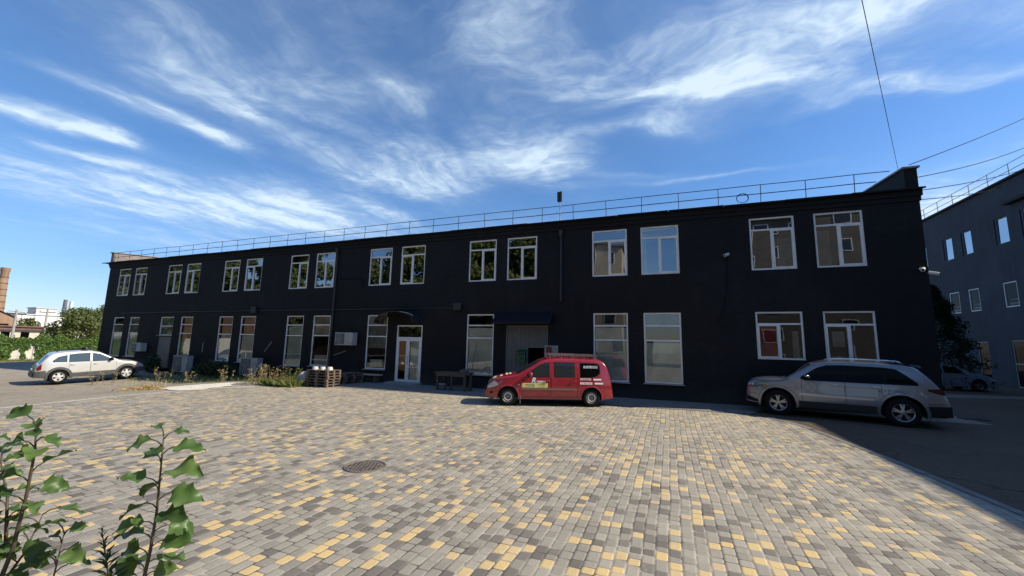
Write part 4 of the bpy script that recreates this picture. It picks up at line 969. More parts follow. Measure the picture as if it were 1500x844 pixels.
def silver_car():
    sil = [(0, .46), (.02, .66), (.06, .82), (.10, .95), (.22, 1.14), (.42, 1.42), (.52, 1.535), (.64, 1.60), (1.0, 1.65), (1.6, 1.675), (2.05, 1.655), (2.35, 1.585), (2.75, 1.345), (3.12, 1.125), (3.28, 1.075), (3.7, 1.01), (4.0, .93), (4.17, .83), (4.26, .70), (4.31, .52), (4.33, .38)]
    P = car_paint('silver_car_paint', (.62, .62, .60), metal=.3, rough=.35)
    c = Car('crossover_car', 'silver crossover with dark grey lower cladding, parked nose to the wall at the left', (0, 0, 0), 0, dict(L=4.33, W=1.80, sil=sil, belt=1.075, sill=.30, axles=(.86, 3.49), r=.345, arch=.40, rim=.66, tumble=.24, spokes=5, tail=.18), P)
    c.body(); c.arch_trim(PLAST, .11, .024); c.wheels('five', mat('bright_alloy', (.66, .66, .66), .4, metal=.4), tw=.22)
    c.door(2.02, 3.02, .03); c.door(1.22, 1.99, .10)
    def win(lo, hi, m):
        e = .02; lo2 = [(x, z - e) for x, z in lo]; hi2 = [(x, z + e) for x, z in hi]
        lo2[0] = (lo2[0][0] - e, lo2[0][1]); hi2[0] = (hi2[0][0] - e, hi2[0][1]); lo2[-1] = (lo2[-1][0] + e, lo2[-1][1]); hi2[-1] = (hi2[-1][0] + e, hi2[-1][1])
        fr = c.patch('window_seal', lo2, hi2, PLASTB, .002); g = c.patch('side_window', lo, hi, m, .005)
        for a, b in zip(fr, g): a.parent = b
    BG = mat('blue_reflecting_glass', (.05, .075, .09), .03, spec=1.0)
    win([(.62, 1.13), (1.10, 1.11)], [(.62, 1.16), (.80, 1.36), (1.14, 1.45)] , BG); win([(1.20, 1.105), (1.95, 1.095)], [(1.20, 1.46), (1.5, 1.50), (1.95, 1.515)], BG)
    win([(2.08, 1.09), (2.85, 1.085), (2.92, 1.12)], [(2.08, 1.515), (2.24, 1.49), (2.5, 1.36), (2.92, 1.13)], BG)
    c.top_patch('windshield', 3.10, 2.40, .05, CGLASSL); c.top_patch('rear_window', .17, .46, .10, CGLASS, n=14)
    c.patch('headlight', [(3.88, .74), (4.0, .70), (4.22, .63)], [(3.88, .78), (4.0, .84), (4.22, .71)], LAMP, .008)
    c.patch('tail_light', [(.09, .70), (.24, .74)], [(.09, .86), (.24, 1.06)], mat('dull_tail_red', (.16, .008, .012), .2, spec=.5), .007, nu=8)
    c.patch('lower_cladding', [(1.32, .305), (3.04, .305)], [(1.32, .52), (3.04, .55)], PLAST, .014)
    c.patch('bumper', [(.012, .36), (.44, .32)], [(.012, .66), (.40, .70)], PLAST, .016, nu=12); c.patch('bumper', [(3.93, .34), (4.31, .38)], [(3.95, .66), (4.31, .62)], PLAST, .014, nu=12)
    mb = MB(); mb.grid(lambda u, v: (.012 - .05 * math.sin(math.pi * v), (-.80 + 1.6 * u) * (1), .34 + .32 * v), 16, 6); mb.build('rear_bumper', PLAST, c.root, smooth=True)
    c.handle(2.2, .93, P); c.handle(1.34, .94, P); c.mirror(2.78, 1.12, PLASTB)
    for sd in (1, -1):
        mb = MB(); mb.tube([(.72, sd * .55, 1.635), (.85, sd * .56, 1.69), (1.9, sd * .56, 1.715), (2.0, sd * .55, 1.665)], .018, 6); mb.build('roof_rail', PLASTB, c.root, smooth=True)
    mb = MB(); mb.tube([(1.80, -.62, 1.75), (1.80, .62, 1.75)], .02, 6); mb.box((1.70, -.30, 1.72), (1.95, .05, 1.80)); mb.tube([(1.82, -.46, 1.75), (1.82, -.46, 1.84)], .02, 6); mb.box((1.76, -.52, 1.82), (1.92, -.40, 1.87)); mb.build('roof_bar', PLASTB, c.root)
    mb = MB(); mb.ellipsoid((1.84, -.48, 1.80), (.05, .05, .05)); mb.build('roof_lamp', CHROME, c.root, smooth=True)
    mb = MB(); mb.box((-.03, -.26, .70), (-.005, .26, .81)); mb.build('number_plate', PLATE, c.root)
    return c
silver = silver_car(); seams(silver, 0, 0); place(silver, (-29.17, 14.20), (-29.80, 11.65), 3.49, .86, -.53); silver.root.rotation_euler = (0, -.045, silver.root.rotation_euler.z)

def far_saloon():
    sil = [(0, .45), (.03, .72), (.10, .92), (.5, .985), (.9, 1.02), (1.2, 1.20), (1.5, 1.37), (1.8, 1.43), (2.4, 1.44), (2.8, 1.38), (3.2, 1.17), (3.5, 1.0), (3.9, .93), (4.25, .83), (4.45, .68), (4.52, .5), (4.55, .36)]
    P = car_paint('blue_grey_paint', (.26, .32, .40), metal=.3)
    c = Car('saloon_car', 'blue-grey saloon parked in front of the dark conifer, half hidden behind the building corner', (0, 0, 0), 0, dict(L=4.55, W=1.76, sil=sil, belt=.93, sill=.24, axles=(.95, 3.62), r=.31, arch=.36, rim=.64, tumble=.34, spokes=5), P)
    c.body(); c.wheels('five', ALLOYD); c.door(2.15, 3.05, .03); c.door(1.25, 2.12, .08)
    c.patch('side_window', [(1.15, .96), (2.1, .95)], [(1.15, 1.0), (1.5, 1.26), (2.1, 1.33)], CGLASS); c.patch('side_window', [(2.2, .95), (3.1, .95)], [(2.2, 1.335), (2.65, 1.30), (3.1, 1.0)], CGLASS)
    c.top_patch('windshield', 3.46, 2.86, .05, CGLASS); c.top_patch('rear_window', .95, 1.5, .06, CGLASS)
    c.patch('headlight', [(4.1, .62), (4.42, .54)], [(4.1, .76), (4.42, .63)], LAMP, .008); c.patch('tail_light', [(.08, .66), (.2, .66)], [(.08, .82), (.2, .88)], TAIL, .008, nu=6)
    c.handle(2.3, .82, P); c.handle(1.4, .82, P); c.mirror(2.95, .96, P)
    return c
sal = far_saloon(); place(sal, (15.55, 30.0), (12.88, 29.8), 3.62, .95, .006)

# ------------------------------------------------------------------ things fixed to or standing by the buildings
ACW = mat('aged_white_metal', (.46, .46, .44), .5, dirt=(.2, .19, .17), dscale=3)
ACG = mat('grey_weathered_metal', (.36, .37, .36), .6, var=.2, dirt=(.10, .10, .09), dscale=3)
def air_con(loc, wd, h, label, m, bracket=True, panel=.5, group='air conditioner units on the black wall'):
    t = thing('air_conditioner', loc, label, 'air conditioner', group); x, y, z = loc; d = .34; y1 = y
    mb = MB(); mb.box((x - wd / 2, y1 - d - .06, z), (x + wd / 2, y1 - .06, z + h)); mb.box((x - wd / 2 - .012, y1 - d - .07, z + h - .02), (x + wd / 2 + .012, y1 - .05, z + h + .012)); b = mb.build('casing', m, t)
    gx = x - wd / 2 + wd * panel * .5 + .02; r = min(h, wd * panel) * .42
    mb = MB(); mb.box((gx - wd * panel / 2 + .02, y1 - d - .066, z + .04), (gx + wd * panel / 2, y1 - d - .061, z + h - .05)); mb.build('grille_backing', mat('dark_grille', (.10, .11, .115), .6), t)
    mb = MB()
    for k in range(1, 6): 
        rr = r * k / 5; mb.tube([(gx + rr * math.cos(a * math.pi / 12), y1 - d - .075, z + h / 2 + rr * math.sin(a * math.pi / 12)) for a in range(25)], .006, 4, False)
    for a in range(6): mb.tube([(gx - r * math.cos(a * math.pi / 6), y1 - d - .075, z + h / 2 - r * math.sin(a * math.pi / 6)), (gx + r * math.cos(a * math.pi / 6), y1 - d - .075, z + h / 2 + r * math.sin(a * math.pi / 6))], .006, 4)
    mb.build('fan_grille', m, t)
    if bracket:
        for sx in (-.32, .32):
            mb = MB(); mb.box((x + sx * wd - .02, y1 - d - .1, z - .045), (x + sx * wd + .02, y1 - .003, z - .003)); mb.tube([(x + sx * wd, y1 - d, z - .045), (x + sx * wd, y1 - .02, z - .35)], .014, 5); mb.build('bracket', DARKM, t)
    else:
        for sx in (-.36, .36):
            mb = MB(); mb.box((x + sx * wd - .05, y1 - d - .04, z - .12), (x + sx * wd + .05, y1 - .08, z - .002)); mb.build('foot', DARKM, t)
    return t
air_con((-33.5, FY, 1.05), 1.05, .55, 'small white air conditioner beside the grey service door', ACW)
air_con((-15.75, FY, 1.80), 1.15, .64, 'white air conditioner hung high between the downpipe and the window by the entrance', ACW, panel=.52)
air_con((-28.1, FY - .35, .14), 1.35, .98, 'big grey air conditioner on the ground under the first salmon window', ACG, False, .62)
air_con((-22.1, FY - .35, .14), 1.35, .92, 'big grey air conditioner on the ground behind the dry weeds', ACG, False, .62)

def security_camera(loc, label, mtl, yaw=0.0, nm='security_camera', cat='security camera'):
    t = thing(nm, loc, label, cat); p = Vector(loc)
    mb = MB(); mb.lathe([(.001, 0), (.05, -.0), (.05, -.03), (.02, -.04)], 'Y', p - Vector((0, .003, 0)), 12); mb.tube([p - Vector((0, .03, 0)), p - Vector((.0, .14, .03))], .016, 6); mb.build('mount', mtl, t)
    d = Vector((math.sin(yaw), -math.cos(yaw), -.35)).normalized(); c0 = p - Vector((0, .14, .03))
    mb = MB(); mb.tube([c0 - d * .09, c0 - d * .088, c0 + d * .16, c0 + d * .162], [.03, .055, .055, .05], 12); mb.build('housing', mtl, t, smooth=40)
    mb = MB(); mb.tube([c0 + d * .16, c0 + d * .165], .036, 10); mb.build('lens', CGLASS, t)
security_camera((2.14, FY, 5.57), 'white security camera on the black wall between the two right-hand pairs of windows', mat('white_plastic', (.62, .62, .62), .35), -.7)
for i, (x, yaw, dz, lb) in enumerate(((7.78, -.5, 4.74, 'white security camera at the right corner of the black building, the left one of two'), (7.98, .9, 4.62, 'white security camera at the right corner of the black building, the right one of two'))):
    security_camera((x if i == 0 else 8.05, FY if i == 0 else FY + .12, dz), lb, mat('white_plastic', (.62, .62, .62), .35), yaw)
t = thing('letter_box', (-6.02, FY + .03, 1.25), 'green letter box on the grey corrugated gate', 'letter box')
mb = MB(); mb.box((-6.24, FY - .16, 1.25), (-5.86, FY + .03, 1.72)); mb.face([(-6.26, FY - .19, 1.70), (-5.84, FY - .19, 1.70), (-5.84, FY + .03, 1.80), (-6.26, FY + .03, 1.80)]); mb.build('box', mat('green_enamel', (.0, .085, .045), .4, var=.2), t)
mb = MB(); mb.box((-6.18, FY - .168, 1.58), (-5.92, FY - .16, 1.62)); mb.build('slot', PLASTB, t)
mb = MB(); mb.box((-6.12, FY - .168, 1.36), (-5.98, FY - .161, 1.48)); mb.build('label_plate', mat('dark_green', (.0, .05, .03), .4), t)
t = thing('notice_board', (-4.75, FY - .12, 1.45), 'brown and grey notice board on the wall at the right of the gate', 'notice board')
mb = MB(); mb.box((-5.0, FY - .07, 1.42), (-4.42, FY - .003, 2.0)); mb.build('frame', ACG, t)
mb = MB(); mb.box((-4.94, FY - .08, 1.46), (-4.68, FY - .071, 1.95)); mb.build('board', mat('rust_brown_board', (.16, .05, .035), .6, var=.3), t)
mb = MB()
for z in (1.5, 1.66, 1.82): mb.box((-4.65, FY - .078, z), (-4.46, FY - .071, z + .12))
mb.build('paper', mat('grey_paper', (.28, .28, .28), .7), t)

# workbench, bucket, pole
t = local_thing('workbench', (-8.75, 15.85, .012), 0, 'old dark workbench standing against the black wall left of the red car', 'workbench')
mb = MB(); mb.box((-.78, -.35, .70), (.78, .35, .76)); mb.box((-.70, -.36, .60), (.70, -.33, .697)); mb.build('tabletop', WOODD, t)
for sx in (-.66, .66):
    for sy in (-.28, .28): mb = MB(); mb.box((sx - .04, sy - .04, 0), (sx + .04, sy + .04, .699)); mb.build('leg', WOODD, t)
mb = MB(); mb.box((.02, -.30, .18), (.62, -.26, .24)); mb.box((.0, -.31, .02), (.06, -.25, .697)); mb.build('stretcher', WOODD, t)
t = thing('tool_box', (-8.3, 15.85, .772), 'small dark box lying on the right end of the workbench', 'box')
mb = MB(); mb.box((-8.45, 15.75, .773), (-8.15, 15.95, .88)); mb.tube([(-8.4, 15.85, .88), (-8.38, 15.85, .93), (-8.22, 15.85, .93), (-8.2, 15.85, .88)], .01, 5); mb.build('case', mat('grey_brown_tin', (.13, .12, .11), .6), t)
t = thing('paint_bucket', (-9.15, 15.55, .012), 'small dark paint bucket with a pale rim under the workbench', 'bucket')
mb = MB(); mb.lathe([(.001, 0), (.12, 0), (.15, .26), (.14, .26), (.12, .03)], 'Z', (-9.15, 15.55, .013), 18); mb.build('pail', mat('blue_grey_pail', (.10, .10, .13), .5), t, smooth=40)
mb = MB(); mb.lathe([(.15, .24), (.158, .25), (.158, .28), (.14, .28)], 'Z', (-9.15, 15.55, .013), 18); mb.build('rim', mat('pale_rim', (.36, .35, .34), .5), t)
t = thing('broom', (-7.98, 15.75, .012), 'long thin broom leaning on the wall by the workbench', 'broom')
mb = MB(); mb.tube([(-7.98, 15.75, .10), (-8.28, 16.96, 2.02)], .018, 6); mb.build('stick', mat('old_stick', (.16, .14, .12), .7), t)
mb = MB()
random.seed(2)
for k in range(40):
    a, b = random.uniform(-.16, .16), random.uniform(-.05, .05); mb.tube([(-7.98 + a * .2, 15.76 + b * .3, .26), (-7.98 + a, 15.74 + b, .014)], .006, 4)
mb.build('bristles', mat('dry_twigs', (.12, .09, .06), .8), t)
# plank bench under the window
t = local_thing('bench', (-14.2, 16.55, .012), 0, 'low bench with one pale plank under the window left of the entrance', 'bench')
mb = MB(); mb.box((-.98, -.17, .36), (.98, .17, .41)); mb.build('seat', mat('pale_plank', (.52, .38, .27), .7, var=.2, vscale=5), t)
for sx in (-.75, .75): mb = MB(); mb.box((sx - .06, -.14, 0), (sx + .06, .14, .359)); mb.build('leg', WOODD, t)
mb = MB(); mb.box((-.69, -.02, .12), (.69, .02, .20)); mb.build('stretcher', WOODD, t)

# pallets
def pallet(loc, rz, label, group):
    t = local_thing('pallet', loc, rz, label, 'pallet', group)
    mb = MB()
    for k in range(7): y = -.40 + k * .1167; mb.box((-.6, y, .100), (.6, y + .095, .118))
    mb.build('deck', WOOD, t)
    mb = MB()
    for k in range(3):
        for q in range(3): x = -.6 + k * .5275; y = -.4 + q * .35; mb.box((x, y, .023), (x + .145, y + .1, .0849))
    for k in range(3): x = -.6 + k * .5275; mb.box((x, -.4, .085), (x + .145, .4, .0995))
    mb.build('blocks', WOOD, t)
    mb = MB()
    for q in range(3): y = -.4 + q * .35; mb.box((-.6, y, 0), (.6, y + .1, .0225))
    mb.build('skid', WOOD, t); return t
ORD = ['bottom', 'second from the ground', 'third from the ground', 'fourth from the ground', 'fifth from the ground', 'top']
pp = pallet((-14.35, 14.1, .012), .03, 'wooden pallet in the front stack beside the weeds, bottom one', 'pallets in the front stack'); prnd = random.Random(8)
for k in range(1, 6):
    q = copy_tree(pp); q.location = (-14.35 + prnd.uniform(-.03, .03), 14.1 + prnd.uniform(-.03, .03), .012 + .1195 * k); q.rotation_euler = (0, 0, .03 + prnd.uniform(-.03, .03))
    q['label'] = 'wooden pallet in the front stack beside the weeds, %s' % (ORD[k] if k < 5 else 'top one')
for k in range(4):
    q = copy_tree(pp); q.location = (-14.5 + prnd.uniform(-.04, .04), 15.75, .012 + .1195 * k); q.rotation_euler = (0, 0, 1.57 + prnd.uniform(-.06, .06)); q['group'] = 'pallets in the rear stack'
    q['label'] = ['dark pallet in the rear stack by the wall, bottom one', 'dark pallet in the rear stack by the wall, second from the ground', 'dark pallet in the rear stack by the wall, third from the ground', 'dark pallet in the rear stack by the wall, top one'][k]
PW = mat('white_plaster', (.62, .61, .58), .6)
for k, (dx, dy) in enumerate(((-.35, -.15), (.02, -.1), (.33, .0))):
    o = thing('white_pot', (-14.3 + dx, 14.05 + dy, .732), ['upturned white pot on the front pallet stack, the left one', 'upturned white pot on the front pallet stack, the middle one', 'upturned white pot on the front pallet stack, the right one'][k], 'pot', 'white pots on the pallets')
    p = Vector((-14.3 + dx, 14.05 + dy, .732)); mb = MB(); mb.lathe([(.13, 0), (.13, .03), (.105, .13), (.001, .14)], 'Z', p, 16); mb.build('pot', PW, o, smooth=40)
t = thing('plaster_sack', (-15.25, 13.75, .0), 'grey slumped sack at the left of the front pallet stack', 'sack')
mb = MB(); rs = random.Random(1)
mb.grid(lambda u, v: Vector((-15.22 + (.34 + .04 * math.sin(9 * u)) * math.cos(2 * math.pi * u) * math.sin(math.pi * v), 13.85 + .25 * math.sin(2 * math.pi * u) * math.sin(math.pi * v), .30 + .29 * math.cos(math.pi * v) + .05 * math.sin(7 * u * 2 + 3 * v))), 24, 12)
mb.build('sack', mat('grey_sack', (.30, .30, .29), .85, var=.3, vscale=6, bump=.4), t, smooth=True)

# manhole
t = thing('manhole_cover', (-4.63, 5.56, .01), 'round dark iron manhole cover set in the paving', 'manhole cover')
mb = MB(); mb.lathe([(.29, .001), (.30, .014), (.325, .014), (.335, .001)], 'Z', (-4.63, 5.56, .01), 48); mb.build('rim', mat('iron_rim', (.14, .12, .105), .7, var=.3, bump=.3), t)
mb = MB(); mb.lathe([(.288, .004), (.28, .008), (.001, .010)], 'Z', (-4.63, 5.56, .01), 48)
for k in range(-4, 5):
    for j in range(-4, 5):
        x, y = k * .065 + (.03 if j % 2 else 0), j * .065
        if math.hypot(x, y) < .245: mb.box((-4.63 + x - .019, 5.56 + y - .019, .017), (-4.63 + x + .019, 5.56 + y + .019, .028))
mb.build('lid', mat('cast_iron', (.13, .11, .095), .7, var=.4, vscale=9, bump=.4), t)

t = thing('drain_grate', (8.75, 17.3, .004), 'small dark drain grate in the asphalt at the corner of the black building', 'drain')
mb = MB(); mb.box((8.45, 17.1, .005), (9.05, 17.14, .03)); mb.box((8.45, 17.46, .005), (9.05, 17.5, .03)); mb.box((8.45, 17.141, .005), (8.49, 17.459, .03)); mb.box((9.01, 17.141, .005), (9.05, 17.459, .03)); mb.build('frame', DARKM, t)
mb = MB()
for k in range(9): mb.box((8.51 + k * .055, 17.141, .006), (8.535 + k * .055, 17.459, .026))
mb.build('bars', DARKM, t)
# aerial pole and cable coil on the roof edge
t = thing('roof_aerial', (-4.39, FY + .3, 7.45), 'thin pole with a small dark box standing above the roof railing', 'aerial')
mb = MB(); mb.tube([(-4.39, FY + .05, 7.4), (-4.39, FY + .05, 8.55)], .018, 6); mb.build('pole', mat('pale_pole', (.4, .4, .42), .4), t)
mb = MB(); mb.box((-4.50, FY - .02, 8.42), (-4.40, FY + .12, 8.86)); mb.box((-4.39, FY - .0, 8.42), (-4.30, FY + .1, 8.88)); mb.build('box', DARKM, t)
mb = MB()
for q in range(3): mb.tube([(2.78 + (.19 + .008 * q) * math.cos(a * math.pi / 18), FY - .03 - .012 * q, 7.72 + (.17 + .006 * q) * math.sin(a * math.pi / 18)) for a in range(37)], .009, 5, False)
tag(mb.build('cable_coil', BLACK, origin=(2.78, FY, 7.9)), 'round coil of black cable hanging on the roof railing', 'cable')
# overhead cables
def cable(p, q, sag, r, label):
    p, q = Vector(p), Vector(q); mb = MB(); n = 40
    mb.tube([p + (q - p) * (k / n) - Vector((0, 0, 4 * sag * (k / n) * (1 - k / n))) for k in range(n + 1)], r, 5)
    tag(mb.build('overhead_cable', BLACK, origin=p), label, 'cable', 'overhead cables at the right corner')
cable((7.9, FY + .2, 8.42), (19.8, 29.5, 15.5), .1, .014, 'overhead cable rising to the right from the parapet corner, highest of them')
cable((7.99, FY + .25, 7.95), (19.75, 29.8, 13.9), .25, .014, 'overhead cable leaving the corner just under the parapet, second highest')
cable((7.99, FY + .3, 7.50), (19.75, 30.0, 12.6), .2, .014, 'overhead cable leaving the corner at eave height, third highest')
cable((7.99, FY + .35, 7.20), (19.75, 33.5, 12.4), .12, .014, 'lowest overhead cable running to the roof edge of the right building')
P0 = Vector((7.55, FY + .1, 8.25)); Q0 = Vector((2.82, 6.81, 7.17))
cable(P0, P0 + (Q0 - P0) * 2.9, .0, .006, 'single cable climbing steeply across the sky from the parapet')

# ------------------------------------------------------------------ vegetation
L_TREE = leaf_mat('tree_leaves', [(0, (.07, .095, .022)), (.4, (.11, .145, .035)), (.75, (.15, .18, .05)), (1, (.19, .205, .07))], .55, .3)
L_IVY = leaf_mat('ivy_leaves', [(0, (.045, .10, .018)), (.5, (.085, .17, .03)), (.85, (.13, .22, .04)), (1, (.18, .26, .06))], .5, .3)
L_DARK = leaf_mat('dark_shrub_leaves', [(0, (.010, .025, .008)), (.6, (.02, .045, .012)), (1, (.04, .07, .02))], .5, .2)
L_CON = leaf_mat('conifer_needles', [(0, (.006, .016, .010)), (.6, (.012, .028, .016)), (1, (.022, .04, .02))], .7, .1)
L_DRY = leaf_mat('dry_stalks', [(0, (.30, .24, .13)), (.4, (.38, .31, .18)), (.7, (.22, .21, .09)), (1, (.30, .15, .07))], .8, .2)
L_GRASS = leaf_mat('grass_blades', [(0, (.10, .14, .03)), (.5, (.17, .20, .05)), (1, (.28, .26, .10))], .7, .3)
L_STRAW = leaf_mat('straw', [(0, (.42, .29, .12)), (.6, (.55, .42, .2)), (1, (.3, .2, .1))], .8, .1)
L_RUST = leaf_mat('rusty_weed', [(0, (.24, .11, .05)), (.6, (.32, .17, .09)), (1, (.2, .14, .07))], .8, .2)
L_PLANT = leaf_mat('sapling_leaves', [(0, (.04, .09, .025)), (.45, (.07, .14, .035)), (.8, (.10, .19, .05)), (1, (.15, .24, .07))], .42, .42)
BARK = mat('grey_bark', (.10, .08, .06), .85, var=.3, vscale=8, bump=.5)
STEM = mat('sapling_stem', (.07, .055, .035), .7, var=.3, vscale=20)

def leaf_quad(mb, p, n, size, rn, asp=.6):
    n = n.normalized(); a = n.orthogonal().normalized(); a = Matrix.Rotation(rn.uniform(0, 6.28), 3, n) @ a; b = n.cross(a)
    l, wd = size, size * asp; bend = n * (-.25 * size)
    mb.face([p - a * l * .5, p - b * wd * .5 + bend * .2, p + a * l * .5 + bend, p + b * wd * .5 + bend * .2])
def crown_cloud(mb, blobs, n, size, rn, shell=.55, up=.35, keep=None):
    tot = sum(b[1][0] * b[1][1] * b[1][2] for b in blobs) ; 
    for c, r in blobs:
        c = Vector(c); k = int(n * (r[0] * r[1] * r[2]) / tot) + 12
        for _ in range(k):
            d = Vector((rn.gauss(0, 1), rn.gauss(0, 1), rn.gauss(0, 1))).normalized(); rr = shell + (1 - shell) * rn.random() ** .5
            rr *= 1 + .12 * math.sin(d.x * 7 + c.x * 3) * math.sin(d.y * 6 + c.y) + .10 * rn.gauss(0, 1)
            p = c + Vector((d.x * r[0], d.y * r[1], d.z * r[2])) * rr
            if p.z < .02 or (keep and not keep(p)): continue
            nn = d * .8 + Vector((rn.gauss(0, .5), rn.gauss(0, .5), rn.gauss(0, .5) + up))
            leaf_quad(mb, p, nn, size * rn.uniform(.6, 1.35), rn)
def tree(name, base, h, spread, label, seed, lm, leaf=.35, n=5000, cat='tree', group=None, trunk=.22, low=.28, nb=14):
    rn = random.Random(seed); b = Vector(base); t = thing(name, base, label, cat, group)
    tr = MB(); top = b + Vector((rn.uniform(-.4, .4), rn.uniform(-.4, .4), h * .8))
    tr.tube([b - Vector((0, 0, .05)), b + (top - b) * .3 + Vector((.1, 0, 0)), b + (top - b) * .65, top], [trunk, trunk * .75, trunk * .45, trunk * .12], 9)
    bl = []
    for k in range(nb):
        a = k * 2.4 + rn.uniform(-.5, .5); f = (k + .5) / nb; z = h * (low + (1 - low) * f * .93); rad = spread * math.sin(math.pi * min(1, .22 + .78 * f)) ** .7 * rn.uniform(.45, .8)
        c = b + Vector((math.cos(a) * rad, math.sin(a) * rad, z)); r = spread * rn.uniform(.30, .5); bl.append((c, (r, r, r * rn.uniform(.6, .85))))
        s = b + (top - b) * max(.12, f * .75); tr.tube([s, s + (c - s) * .5 + Vector((0, 0, .1 * r)), c], [trunk * .32, trunk * .2, trunk * .06], 6)
    bl.append((b + Vector((0, 0, h * .93)), (spread * .3, spread * .3, h * .09)))
    tr.build('trunk', BARK, t, smooth=True)
    mb = MB(); crown_cloud(mb, bl, n, leaf, rn); mb.build('crown', lm, t, recalc=False); return t

# ivy-covered boundary wall at the left
XW = -52.0
t = thing('boundary_wall', (XW, 18, -.3), 'white boundary wall smothered in green ivy with a bare patch behind the silver car', 'wall')
mb = MB(); mb.box((XW - .3, -2, -.5), (XW, 46, 1.5))
for k in range(12): y = -1.6 + 4.0 * k; mb.box((XW - .35, y, -.5), (XW + .06, y + .4, 1.55))
mb.build('wall', mat('white_wall_plaster', (.62, .60, .55), .8, var=.15, dirt=(.2, .2, .16), dscale=1.5), t)
rn = random.Random(11); mb = MB()
def gap(y, z): 
    w_ = .12 * math.sin(y * 9) + .1 * math.sin(z * 13)
    if abs(y - 17.8 + .15 * (z - .5)) < .12 + .05 * math.sin(z * 11): return False
    return 17.0 + .2 * z + w_ < y < 18.7 - .22 * z + w_ and -.2 < z < 1.05 + w_ * 1.3 - .35 * abs(y - 17.9)
for _ in range(21000):
    y = rn.uniform(4, 30); z = rn.uniform(-.35, 1.7) if rn.random() < .8 else rn.uniform(1.3, 1.85 + .22 * math.sin(y * 1.7) + .12 * math.sin(y * 5.1))
    if gap(y, z): continue
    dpt = .12 + .22 * (.5 + .5 * math.sin(y * 2.3 + 2 * math.sin(z * 2))) * rn.random()
    leaf_quad(mb, Vector((XW + dpt, y, z)), Vector((1, rn.gauss(0, .6), rn.gauss(.3, .5))), rn.uniform(.12, .24), rn, .85)
mb.build('ivy', L_IVY, t, recalc=False)
mb = MB(); rn = random.Random(5)
for _ in range(5000):
    y = rn.uniform(2, 26); x = XW + .2 + abs(rn.gauss(0, .9)); h = rn.uniform(.06, .28)
    a = rn.uniform(0, 6.28); d = Vector((math.cos(a) * .06, math.sin(a) * .06, 0)); p = Vector((x, y, zg(x, y))); mb.face([p - d * .3, p + d * .3, p + d * rn.uniform(-1, 1) + Vector((rn.gauss(0, .05), rn.gauss(0, .05), h))])
tag(mb.build('grass_verge', L_GRASS, recalc=False), 'strip of grass along the foot of the ivy wall', 'grass', kind='stuff')
t = thing('gate_post', (-50.9, 15.6, 0), 'short pale leaning post at the left edge in front of the ivy', 'post')
mb = MB(); mb.tube([(-50.9, 15.5, 0), (-50.9, 15.72, 1.1)], .05, 8); mb.tube([(-50.9, 15.72, 1.1), (-50.9, 15.73, 1.13)], .06, 8); mb.build('post', mat('pale_post', (.5, .48, .42), .7), t)
t = thing('concrete_pillar', (-42.0, 17.3, 0), 'grey gate pillar beside the left corner of the black building', 'pillar')
mb = MB(); mb.box((-42.3, 18.6, -.02), (-41.8, 19.1, 2.05)); mb.box((-42.36, 18.54, 2.051), (-41.74, 19.16, 2.13)); mb.build('pillar', mat('dark_pillar', (.07, .07, .065), .8), t)
tree('broad_tree', (-59, 24.2, 0), 4.9, 2.6, 'olive green bushy tree behind the ivy wall, nearest to the black building', 21, L_TREE, .22, 9000, group='trees beyond the boundary wall', low=.25)
tree('broad_tree', (-62, 27.6, 0), 5.6, 2.3, 'green tree behind the ivy wall, half hidden by the black building', 22, L_TREE, .26, 4500, group='trees beyond the boundary wall', low=.25)

tree('broad_tree', (-98, 33.6, 0), 4.6, 2.2, 'small round far tree just in front of the long white shed', 24, L_TREE, .34, 2200, group='trees beyond the boundary wall', low=.15)
# far yard buildings at the left
def gabled(loc, wx, wy, h, hr, name, label, wm, rm, cat='building', wins=0):
    t = thing(name, loc, label, cat); x, y, _ = loc
    mb = MB(); mb.box((x - wx / 2, y - wy / 2, -.05), (x + wx / 2, y + wy / 2, h))
    mb.face([(x + wx / 2 , y - wy / 2, h), (x + wx / 2, y + wy / 2, h), (x + wx / 2, y, hr)]); mb.face([(x - wx / 2, y - wy / 2, h), (x - wx / 2, y + wy / 2, h), (x - wx / 2, y, hr)])
    mb.build('wall', wm, t)
    mb = MB(); e = .25
    for s_ in (-1, 1):
        mb.face([(x - wx / 2 - e, y + s_ * (wy / 2 + e), h - .05), (x + wx / 2 + e, y + s_ * (wy / 2 + e), h - .05), (x + wx / 2 + e, y, hr + .12), (x - wx / 2 - e, y, hr + .12)])
    mb.build('roof', rm, t)
    for k in range(wins):
        yy = y - wy / 2 + wy * (k + .5) / wins; mb = MB(); mb.box((x + wx / 2, yy - wy / wins * .25, h * .35), (x + wx / 2 + .04, yy + wy / wins * .25, h * .8)); mb.build('window', CGLASS, t)
    return t
BRK = brick_mat('old_red_brick', (.34, .20, .12), (.42, .27, .17), (.36, .30, .24), 'YZ', .35, .12, bump=.3, dirt=(.12, .09, .07))
RUST = mat('rusty_brown_roof', (.15, .085, .07), .7, var=.3)
gabled((-94, 26.0, 0), 8, 7.0, 4.4, 6.2, 'brick_workshop', 'old brick workshop with a dull red roof at the far left below the chimney', BRK, RUST, wins=3)
WALLW = mat('white_shed_wall', (.72, .72, .70), .6, var=.06)
t = thing('storage_shed', (-122, 43.5, 0), 'long low white shed far behind the ivy wall', 'shed')
mb = MB(); mb.box((-124, 39.2, -.05), (-120, 50, 5.95)); mb.build('wall', WALLW, t)
mb = MB(); mb.box((-124.2, 39.0, 5.951), (-119.8, 50.2, 6.15)); mb.build('roof', mat('pale_roof', (.5, .5, .5), .6), t)
for k in range(6):
    mb = MB(); y = 40 + k * 1.7; mb.box((-120.0, y, .2), (-119.96, y + .12, 5.9)); mb.build('wall_rib', mat('grey_rib', (.3, .3, .3), .6), t)
